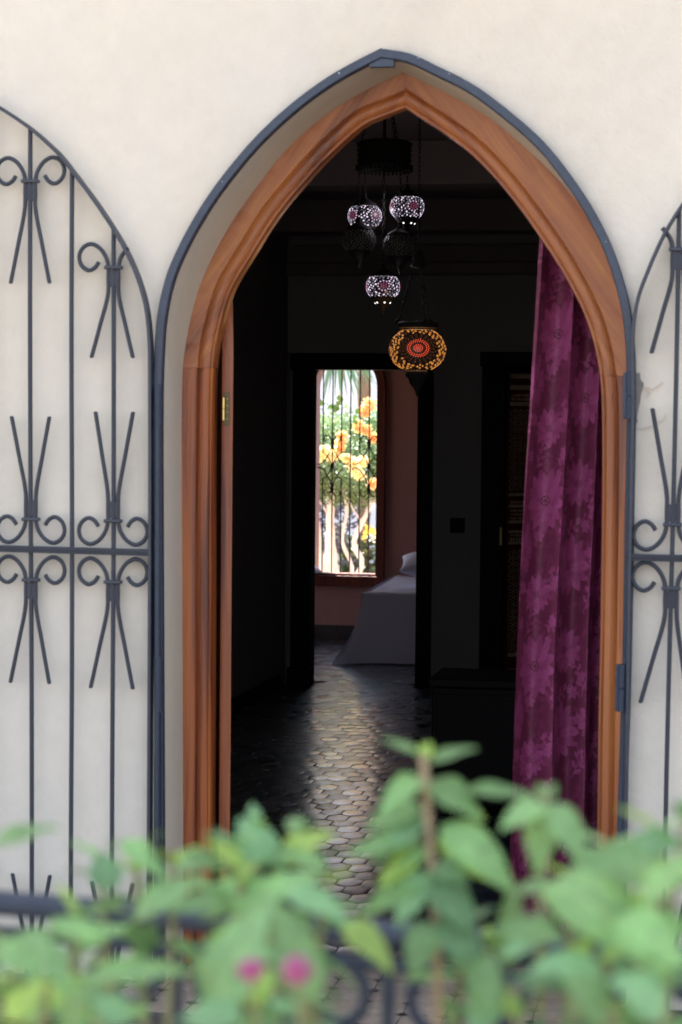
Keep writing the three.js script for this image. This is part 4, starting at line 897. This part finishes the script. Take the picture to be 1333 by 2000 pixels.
  {
    const list = [];
    for (let i = 0; i < 150; i++) { const a = r() * 6.283, e = between(0.1, 1.2, r), l = between(0.25, 0.5, r), b = V(between(-0.22, 0.22, r), between(0.15, 0.95, r), between(-0.12, 0.2, r)); const d = V(Math.cos(a) * Math.cos(e), Math.sin(e), Math.sin(a) * Math.cos(e)); list.push(rod(b.toArray(), b.clone().addScaledVector(d, l * 0.6).toArray(), 0.014, 5, 0.002)); }
    part('spikes', merge(list), std({ name: 'dry_spike', color: lin(0.13, 0.1, 0.15), roughness: 0.8 }), dry, { kind: 'stuff' });
    part('trunk', rod([0, 0, 0], [0, 0.6, 0], 0.06, 8, 0.04), bark, dry);
  }
  // fan palm behind everything: trunk and two hanging fans
  const palm = thing('fan_palm', 'fan palm with a brown trunk and a hanging green fan beyond the window top', 'palm tree', [-3.28, 0, -18.9]);
  part('trunk', limb([[0, 0, 0], [0.02, 1.2, 0], [0, 2.4, 0], [0.02, 4.2, 0]], 0.085, 0.075), std({ name: 'palm_bark', color: lin(0.3, 0.2, 0.15), bumpMap: rep(tileBump, 0.1), bumpScale: 0.03, roughness: 1 }), palm);
  const fan = (o, roll, size) => {
    const out = { p: [], c: [] };
    for (let i = 0; i < 46; i++) {
      const a = roll + (i / 45 - 0.5) * 2.9, d = V(Math.sin(a), -Math.cos(a), 0.25 * Math.sin(i * 1.3)), w = V(Math.cos(a), Math.sin(a), 0), L = size * between(0.85, 1.05, r), k = between(0.85, 1.15, r);
      const A = V(...o), B = A.clone().addScaledVector(d, L * 0.55).addScaledVector(w, 0.018), C = A.clone().addScaledVector(d, L * 0.55).addScaledVector(w, -0.018), T = A.clone().addScaledVector(d, L).add(V(0, -0.06, 0));
      for (const p of [A, B, C, B, T, C]) { out.p.push(p.x, p.y, p.z); out.c.push(0.1 * k, 0.2 * k, 0.12 * k); }
    }
    return leafGeometry(out);
  };
  part('frond', fan([-0.24, 2.72, 0.5], 0, 0.76), foliage, palm); part('frond', fan([0.5, 3.1, 0.2], 0.7, 0.7), foliage, palm); part('frond', fan([-0.8, 3.2, 0.2], -0.6, 0.7), foliage, palm);
  part('stalk', tube([[-0.28, 2.72, 0.5], [-0.22, 3.3, 0.3], [0, 4.1, 0]], 0.012, 12, 5), stem, palm); part('stalk', tube([[0.5, 3.1, 0.2], [0.3, 3.7, 0.1], [0, 4.1, 0]], 0.012, 12, 5), stem, palm); part('stalk', tube([[-0.8, 3.2, 0.2], [-0.4, 3.8, 0.1], [0, 4.1, 0]], 0.012, 12, 5), stem, palm);
  // creeper with broad leaves trailing just outside the window
  const creeper = thing('creeper', 'trailing creeper with broad green leaves in front of the tree crown', 'creeper', [0, 0, 0]);
  const cp = [[-2.358, 2.179, -12.408], [-2.372, 1.967, -12.398], [-2.388, 1.887, -12.392], [-2.405, 1.843, -12.388], [-2.426, 1.789, -12.382]];
  part('vine', tube(cp, 0.004, 20, 5), stem, creeper);
  for (const [x, y, z] of [[-2.388, 1.905, -12.393], [-2.371, 1.887, -12.395], [-2.405, 1.856, -12.388], [-2.426, 1.825, -12.383], [-2.4, 1.812, -12.387], [-2.417, 1.798, -12.384], [-2.457, 1.824, -12.378], [-2.545, 1.859, -12.363], [-2.562, 1.877, -12.361], [-2.238, 1.791, -12.416], [-2.255, 1.738, -12.411], [-2.241, 1.694, -12.412]]) { const g = new THREE.CircleGeometry(0.021, 7).scale(1, 1.2, 1); g.translate(0, -0.014, 0); g.rotateX(between(-0.4, 0.2, r)); g.rotateY(between(-0.7, 0.7, r)); g.rotateZ(between(-0.8, 0.8, r)); g.translate(x, y, z); part('leaf', g, phys({ name: 'creeper_leaf', color: lin(0.07, 0.17, 0.02), transmission: 0.5, thickness: 0, roughness: 0.6, side: THREE.DoubleSide }), creeper); }
}

// ---------------------------------------------------------------- railing in front of the camera
const railEnds = [[0.062, 1.096, 3.854], [0.208, 1.092, 3.86], [0.555, 1.086, 3.877], [0.873, 1.081, 3.899], [1.021, 1.07, 3.873]];
const railAt = (t) => { const a = V(...railEnds[1]), b = V(...railEnds[3]); return a.lerp(b, t); };
{
  const rl = thing('balustrade', 'dark blue wrought iron railing half hidden by the shrubs in front', 'railing');
  part('handrail', tube(railEnds, 0.013, 40, 14), M.steelFrame, rl);
  const A = V(...railEnds[1]), B = V(...railEnds[3]), dir = B.clone().sub(A), L = dir.length(); dir.normalize();
  const flatDir = V(dir.x, 0, dir.z).normalize();
  const sp = 0.108, n0 = -2, n1 = Math.ceil(L / sp) + 2, at = (s, dy) => A.clone().addScaledVector(flatDir, s).add(V(0, dir.y * s + dy, 0)).toArray();
  const off = 0.08;
  for (let i = n0; i <= n1; i++) {
    const s = off + i * sp;
    part('baluster', rod(at(s, -0.93), at(s, -0.02), 0.0068, 8), M.steelFrame, rl);
    if (i % 2) continue;
    for (const q of [-1, 1]) {
      const pts = scrollLine.slice(2).map(([a, b]) => at(s + q * a * 0.85, -0.085 - b * 0.85));
      pts.unshift(at(s + q * 0.056, -0.4), at(s + q * 0.036, -0.29), at(s + q * 0.017, -0.18));
      part('scroll', tube(pts, 0.0064, 46, 8), M.steelFrame, rl);
    }
    const [cx, cy, cz] = at(s, -0.102); part('collar', box(-0.024, 0.024, -0.006, 0.006, -0.011, 0.011, 0.002).rotateY(Math.atan2(-flatDir.z, flatDir.x)).translate(cx, cy, cz), M.steelFrame, rl);
  }
  part('lower_rail', rod(at(-0.4, -0.03), at(L + 0.4, -0.03), 0.007, 8), M.steelFrame, rl);
  part('bottom_rail', rod(at(-0.4, -0.9), at(L + 0.4, -0.9), 0.01, 8), M.steelFrame, rl);
  for (const s of [-0.42, L + 0.42]) part('post', rod(at(s, -1.0), at(s, 0), 0.018, 12), M.steelFrame, rl);
}

// ---------------------------------------------------------------- shrubs in the foreground: every leaf a blade of its own
const leafTex = [leafTexture([0.50, 0.655, 0.44], [0.62, 0.74, 0.52], [0.56, 0.71, 0.40], 201), leafTexture([0.46, 0.62, 0.46], [0.58, 0.71, 0.54], [0.49, 0.65, 0.44], 202), leafTexture([0.62, 0.74, 0.36], [0.74, 0.82, 0.46], [0.74, 0.80, 0.34], 203)];
// tone 0: mid green, 1: blue green, 2: young yellow green, each in three depths
const leafMats = leafTex.map((t, i) => [0.95, 1.2, 1.5].map((k, j) => phys({ name: `shrub_leaf_${i}_${j}`, map: t, color: lin(1.1 * k, 1.1 * k, 0.88 * k), roughness: 0.46, transmission: 0.36, thickness: 0, specularIntensity: 0.7, side: THREE.DoubleSide })));
const toneR = rng(4242);
// blade of unit length along +y, faces +z
function blade(wide, droop, fold, wave, seed) {
  const nu = 8, nv = 14, pos = [], uv = [], idx = [], r = rng(seed), ph = r() * 6;
  for (let j = 0; j <= nv; j++) {
    const v = j / nv, w = wide * Math.pow(Math.sin(Math.PI * Math.pow(v, 0.78)), 0.85) * (1 - 0.25 * v) * 0.62;
    for (let i = 0; i <= nu; i++) {
      const u = i / nu * 2 - 1, x = u * w;
      pos.push(x, v * (1 - 0.12 * droop * v), -droop * v * v * 0.5 + fold * Math.abs(u) * w + wave * 0.02 * Math.sin(v * 11 + ph + (u > 0 ? 1 : 0)) * Math.abs(u));
      uv.push(i / nu, v);
    }
  }
  for (let j = 0; j < nv; j++) for (let i = 0; i < nu; i++) { const a = j * (nu + 1) + i, b = a + 1, c = a + nu + 1, d = c + 1; idx.push(a, b, c, b, d, c); }
  const g = new THREE.BufferGeometry();
  g.setAttribute('position', new THREE.Float32BufferAttribute(pos, 3)); g.setAttribute('uv', new THREE.Float32BufferAttribute(uv, 2)); g.setIndex(idx); g.computeVertexNormals();
  return g;
}
const blades = [blade(0.37, 0.35, 0.25, 1, 1), blade(0.43, 0.55, 0.18, 1.4, 2), blade(0.33, 0.15, 0.35, 0.7, 3), blade(0.47, 0.75, 0.12, 1, 4)];
function placeLeaf(plant, from, to, width, mat, bladeIndex, face, roll = 0) {
  const y = to.clone().sub(from), len = y.length(); y.normalize();
  let z = face.clone().addScaledVector(y, -face.dot(y)); if (z.lengthSq() < 1e-4) z = V(0.3, 0.2, 1); z.normalize();
  const x = y.clone().cross(z).normalize(); z = x.clone().cross(y);
  const m = new THREE.Matrix4().makeBasis(x, y, z);
  const l = part('leaf', blades[bladeIndex], mat[Math.floor(toneR() * 3)], plant);
  const kx = width ? width / ([0.37, 0.43, 0.33, 0.47][bladeIndex] * 1.12) : len;
  l.quaternion.setFromRotationMatrix(m).multiply(new THREE.Quaternion().setFromAxisAngle(V(0, 1, 0), roll));
  l.scale.set(kx, len, len);
  l.position.copy(from.sub(plant.position));
  return l;
}
const camDir = V(-Math.sin(10.2 * rad), 0.05, -Math.cos(10.2 * rad)).negate();
const upCam = camDir.clone().multiplyScalar(0.55).add(V(0, 0.85, 0)).normalize();
function shrub(label, base) { return thing('shrub', label, 'shrub', base, 'leafy shrubs growing through the railing'); }
const leafy = rng(818);
// a shoot from the ground to its tip, with pairs of leaves set crosswise
function shoot(plant, tip, { pairs = 6, size = 0.055, step = 0.031, lean = [0, 0], yellow = 0.12, bare = 0 }) {
  const top = V(...tip), root = V(plant.position.x + between(-0.12, 0.12, leafy), 0, plant.position.z + between(-0.06, 0.06, leafy));
  const mid = top.clone().lerp(root, 0.35).add(V(between(-0.02, 0.02, leafy) + lean[0], 0, lean[1]));
  const curve = new THREE.QuadraticBezierCurve3(root.clone().sub(plant.position), mid.sub(plant.position), top.clone().sub(plant.position));
  part('stem', new THREE.TubeGeometry(curve, 18, 0.0032, 6), stem, plant);
  const L = curve.getLength(), twist = leafy() * 3;
  for (let k = 0; k < pairs; k++) {
    const d = k === 0 ? 0.004 : step * k * between(0.9, 1.1, leafy), t = 1 - d / L; if (t < 0.1) break;
    if (k < bare) continue;
    const o = curve.getPoint(t).add(plant.position), axis = curve.getTangent(t), a = twist + k * 1.571 + between(-0.3, 0.3, leafy);
    const e1 = V(1, 0, 0.2).addScaledVector(axis, -axis.dot(V(1, 0, 0.2))).normalize(), e2 = axis.clone().cross(e1);
    for (const s of [0, Math.PI]) {
      const side = e1.clone().multiplyScalar(Math.cos(a + s)).addScaledVector(e2, Math.sin(a + s));
      const rise = k === 0 ? 1.1 : k === 1 ? 0.5 : between(-0.15, 0.35, leafy), len = size * (k === 0 ? 0.5 : k === 1 ? 0.8 : 1) * between(0.8, 1.15, leafy);
      const to = o.clone().addScaledVector(side, len).addScaledVector(axis, rise * len * 0.8).add(V(0, k > 2 ? -0.25 * len : 0, 0));
      placeLeaf(plant, o.clone(), to, 0, leafMats[leafy() < yellow + (k < 1 ? 0.4 : 0) ? 2 : leafy() < 0.45 ? 1 : 0], Math.floor(leafy() * 4), axis.clone().addScaledVector(side, 0.4), between(-0.35, 0.35, leafy));
    }
  }
}
const PPM = (s) => 4200 / s;
// leaves read one by one: [base x, y, depth], [tip x, y, depth], width in photo pixels, tone, blade
function leaves(plant, list) {
  for (const [a, b, w, tone, bl, roll = 0, face] of list) placeLeaf(plant, V(...a), V(...b), w, leafMats[tone], bl, face ? V(...face) : upCam, roll);
}
{
  const centre = shrub('tall central shoot with pairs of green leaves in front of the dark hall', [0.693, 0, 4.15]);
  const main = [[0.698, 1.085, 4.172], [0.696, 1.153, 4.17], [0.69, 1.207, 4.161], [0.686, 1.24, 4.153], [0.682, 1.273, 4.145], [0.678, 1.301, 4.137]].map((p) => [p[0] - centre.position.x, p[1], p[2] - centre.position.z]);
  part('stem', tube([[0, 0, 0], [main[0][0] * 0.6, 0.5, main[0][2] * 0.6], ...main], 0.0037, 40, 8), std({ name: 'brown_stem', color: lin(0.3, 0.22, 0.13), roughness: 0.7 }), centre);
  leaves(centre, [
    [[0.677, 1.298, 4.138], [0.65, 1.319, 4.172], 0.0146, 0, 2],
    [[0.681, 1.292, 4.137], [0.726, 1.313, 4.158], 0.0172, 0, 2],
    [[0.679, 1.296, 4.137], [0.684, 1.312, 4.136], 0.0113, 2, 0],
    [[0.678, 1.297, 4.137], [0.676, 1.31, 4.13], 0.0087, 2, 2],
    [[0.677, 1.282, 4.138], [0.65, 1.269, 4.189], 0.0248, 0, 1],
    [[0.684, 1.279, 4.137], [0.733, 1.263, 4.174], 0.0317, 0, 1],
    [[0.714, 1.272, 4.147], [0.776, 1.276, 4.166], 0.0179, 0, 2],
    [[0.676, 1.257, 4.132], [0.634, 1.249, 4.17], 0.0268, 0, 1],
    [[0.679, 1.25, 4.139], [0.643, 1.224, 4.192], 0.03, 1, 1],
    [[0.68, 1.232, 4.147], [0.622, 1.23, 4.195], 0.0248, 0, 0],
    [[0.681, 1.225, 4.147], [0.655, 1.209, 4.19], 0.0256, 0, 1],
    [[0.698, 1.245, 4.158], [0.767, 1.216, 4.2], 0.0388, 0, 3, 0.1],
    [[0.691, 1.228, 4.138], [0.748, 1.197, 4.159], 0.0198, 2, 2, 0.5],
    [[0.701, 1.262, 4.127], [0.732, 1.246, 4.13], 0.0156, 2, 2],
    [[0.688, 1.21, 4.154], [0.722, 1.209, 4.178], 0.0281, 1, 1],
    [[0.686, 1.207, 4.162], [0.665, 1.172, 4.205], 0.0263, 1, 1],
    [[0.686, 1.205, 4.162], [0.63, 1.179, 4.195], 0.0247, 0, 1],
    [[0.692, 1.2, 4.168], [0.735, 1.176, 4.207], 0.0354, 1, 3],
    [[0.679, 1.22, 4.155], [0.648, 1.198, 4.191], 0.0213, 2, 2],
    [[0.664, 1.223, 4.112], [0.643, 1.2, 4.117], 0.0203, 0, 1],
    [[0.635, 1.185, 4.27], [0.681, 1.171, 4.307], 0.0264, 2, 3],
    [[0.692, 1.169, 4.185], [0.682, 1.136, 4.225], 0.0293, 0, 1],
    [[0.701, 1.173, 4.183], [0.744, 1.142, 4.222], 0.0334, 1, 3],
    [[0.75, 1.131, 4.326], [0.756, 1.183, 4.285], 0.029, 0, 1, 0.2],
    [[0.761, 1.15, 4.248], [0.77, 1.221, 4.244], 0.0243, 0, 0, 0.3],
    [[0.766, 1.209, 4.245], [0.813, 1.226, 4.281], 0.02, 0, 2],
  ]);
  for (const t of [[0.715, 1.161, 4.143], [0.742, 1.152, 4.191]]) shoot(centre, t, { pairs: 5, size: 0.05, yellow: 0.15 });
  const right = shrub('broad leafed shrub at the right edge of the railing', [0.837, 0, 4.199]);
  leaves(right, [
    [[0.788, 1.276, 4.216], [0.758, 1.271, 4.259], 0.0252, 0, 1],
    [[0.79, 1.276, 4.216], [0.828, 1.249, 4.263], 0.0299, 0, 3],
    [[0.787, 1.271, 4.209], [0.784, 1.225, 4.241], 0.027, 0, 1],
    [[0.789, 1.279, 4.208], [0.796, 1.292, 4.207], 0.0124, 0, 2],
    [[0.787, 1.279, 4.209], [0.782, 1.291, 4.209], 0.0107, 0, 2],
    [[0.801, 1.234, 4.313], [0.891, 1.224, 4.41], 0.0562, 0, 3, 0.1],
    [[0.884, 1.254, 4.335], [0.823, 1.272, 4.383], 0.0412, 0, 1],
    [[0.899, 1.266, 4.294], [0.843, 1.267, 4.342], 0.0284, 1, 1],
    [[0.871, 1.235, 4.376], [0.904, 1.287, 4.406], 0.0329, 0, 3],
    [[0.816, 1.206, 4.372], [0.774, 1.227, 4.408], 0.0281, 0, 1],
    [[0.846, 1.183, 4.382], [0.805, 1.21, 4.426], 0.0329, 1, 3],
    [[0.858, 1.232, 4.416], [0.906, 1.22, 4.445], 0.0428, 0, 3],
    [[0.796, 1.192, 4.316], [0.758, 1.18, 4.323], 0.0233, 1, 1],
    [[0.854, 1.17, 4.456], [0.831, 1.205, 4.474], 0.0386, 0, 1],
    [[0.892, 1.174, 4.449], [0.865, 1.209, 4.468], 0.0421, 1, 3],
  ]);
  part('stem', tube([[0.79, 1.11, 4.244], [0.787, 1.2, 4.227], [0.788, 1.247, 4.217], [0.788, 1.284, 4.208]].map((p) => [p[0] - right.position.x, p[1], p[2] - right.position.z]), 0.0036, 24, 8), stem, right);
  for (const t of [[0.814, 1.219, 4.236], [0.839, 1.241, 4.193], [0.881, 1.274, 4.297], [0.899, 1.269, 4.219], [0.87, 1.216, 4.339], [0.822, 1.178, 4.349], [0.89, 1.191, 4.374], [0.778, 1.133, 4.321], [0.854, 1.158, 4.382]]) shoot(right, t, { pairs: 5, size: 0.056, yellow: 0.08 });
  const left = shrub('pale green leafy shrub at the left end of the railing', [0.402, 0, 4.24]);
  leaves(left, [
    [[0.355, 1.239, 4.318], [0.419, 1.273, 4.343], 0.0224, 0, 0],
    [[0.432, 1.192, 4.231], [0.418, 1.227, 4.217], 0.0297, 1, 1],
    [[0.429, 1.227, 4.192], [0.48, 1.209, 4.221], 0.0222, 0, 1],
    [[0.475, 1.174, 4.449], [0.559, 1.2, 4.471], 0.0241, 0, 0],
    [[0.431, 1.209, 4.456], [0.49, 1.198, 4.521], 0.0224, 0, 3],
    [[0.422, 1.21, 4.495], [0.469, 1.202, 4.525], 0.0235, 0, 1],
    [[0.468, 1.185, 4.375], [0.434, 1.211, 4.395], 0.0232, 0, 1],
    [[0.445, 1.165, 4.53], [0.469, 1.198, 4.525], 0.0233, 2, 1],
    [[0.487, 1.16, 4.523], [0.498, 1.195, 4.535], 0.0231, 0, 1],
    [[0.528, 1.164, 4.515], [0.504, 1.188, 4.519], 0.0268, 1, 3],
    [[0.48, 1.209, 4.221], [0.529, 1.234, 4.249], 0.0243, 0, 1],
    [[0.471, 1.188, 4.299], [0.526, 1.232, 4.303], 0.0282, 0, 1],
  ]);
  for (const t of [[0.402, 1.206, 4.16], [0.431, 1.214, 4.155], [0.476, 1.208, 4.184], [0.415, 1.189, 4.422], [0.438, 1.196, 4.342], [0.45, 1.172, 4.454], [0.485, 1.171, 4.41], [0.41, 1.179, 4.461], [0.486, 1.15, 4.448]]) shoot(left, t, { pairs: 5, size: 0.05, yellow: 0.3 });
  const middle = shrub('middle shrub with two small pink flowers in front of the left door jamb', [0.552, 0, 4.213]);
  leaves(middle, [
    [[0.549, 1.217, 4.246], [0.53, 1.25, 4.271], 0.0214, 2, 1],
    [[0.562, 1.217, 4.221], [0.544, 1.261, 4.223], 0.0369, 1, 3],
    [[0.57, 1.217, 4.22], [0.611, 1.257, 4.234], 0.0317, 2, 1],
    [[0.527, 1.192, 4.289], [0.59, 1.229, 4.276], 0.0365, 0, 1],
    [[0.567, 1.148, 4.434], [0.606, 1.25, 4.461], 0.0457, 1, 1, 0.2],
    [[0.643, 1.169, 4.457], [0.629, 1.248, 4.456], 0.0379, 0, 3, 0.3],
    [[0.605, 1.225, 4.349], [0.657, 1.224, 4.377], 0.0268, 1, 3],
    [[0.582, 1.213, 4.316], [0.621, 1.237, 4.308], 0.0262, 0, 1],
    [[0.551, 1.201, 4.284], [0.508, 1.212, 4.329], 0.0265, 0, 1],
    [[0.605, 1.168, 4.501], [0.559, 1.178, 4.509], 0.0317, 1, 3],
    [[0.615, 1.218, 4.234], [0.585, 1.241, 4.254], 0.0214, 0, 1],
    [[0.53, 1.221, 4.25], [0.501, 1.236, 4.269], 0.0206, 0, 2],
  ]);
  for (const t of [[0.528, 1.231, 4.212], [0.547, 1.243, 4.193], [0.582, 1.237, 4.172], [0.609, 1.202, 4.198], [0.575, 1.218, 4.242], [0.554, 1.217, 4.283], [0.598, 1.189, 4.314], [0.628, 1.161, 4.385], [0.599, 1.159, 4.427]]) shoot(middle, t, { pairs: 5, size: 0.051, yellow: 0.12 });
  const pink = phys({ name: 'pink_petal', color: lin(0.5, 0.1, 0.27), roughness: 0.7, transmission: 0.35, thickness: 0, side: THREE.DoubleSide });
  for (const [p, s] of [[[[0.608, 1.198, 4.485]][0], 0.0085], [[[0.642, 1.202, 4.494]][0], 0.0105]]) {
    const list = [], r = rng(Math.round(p[0] * 1000));
    for (let k = 0; k < 26; k++) { const y = 1 - 2 * (k + 0.5) / 26, a = k * 2.4, w = Math.sqrt(1 - y * y), d = V(w * Math.cos(a), y, w * Math.sin(a)); const g = new THREE.SphereGeometry(s * between(0.32, 0.55, r), 6, 5).scale(1, 0.3, between(0.5, 1, r)); g.applyQuaternion(new THREE.Quaternion().setFromUnitVectors(V(0, 1, 0), d)); g.translate(p[0] + d.x * s * between(0.55, 1.2, r) - middle.position.x, p[1] + d.y * s * 0.85, p[2] + d.z * s * 0.8 - middle.position.z); list.push(g); }
    part('flower', merge(list), pink, middle, { label: 'small pink flower head' });
    part('stem', rod([p[0] - middle.position.x, p[1] - s, p[2] - middle.position.z], [p[0] + 0.01 - middle.position.x, p[1] - 0.16, p[2] - 0.03 - middle.position.z], 0.0016, 5), stem, middle);
  }
}

renderer.render(scene, camera);
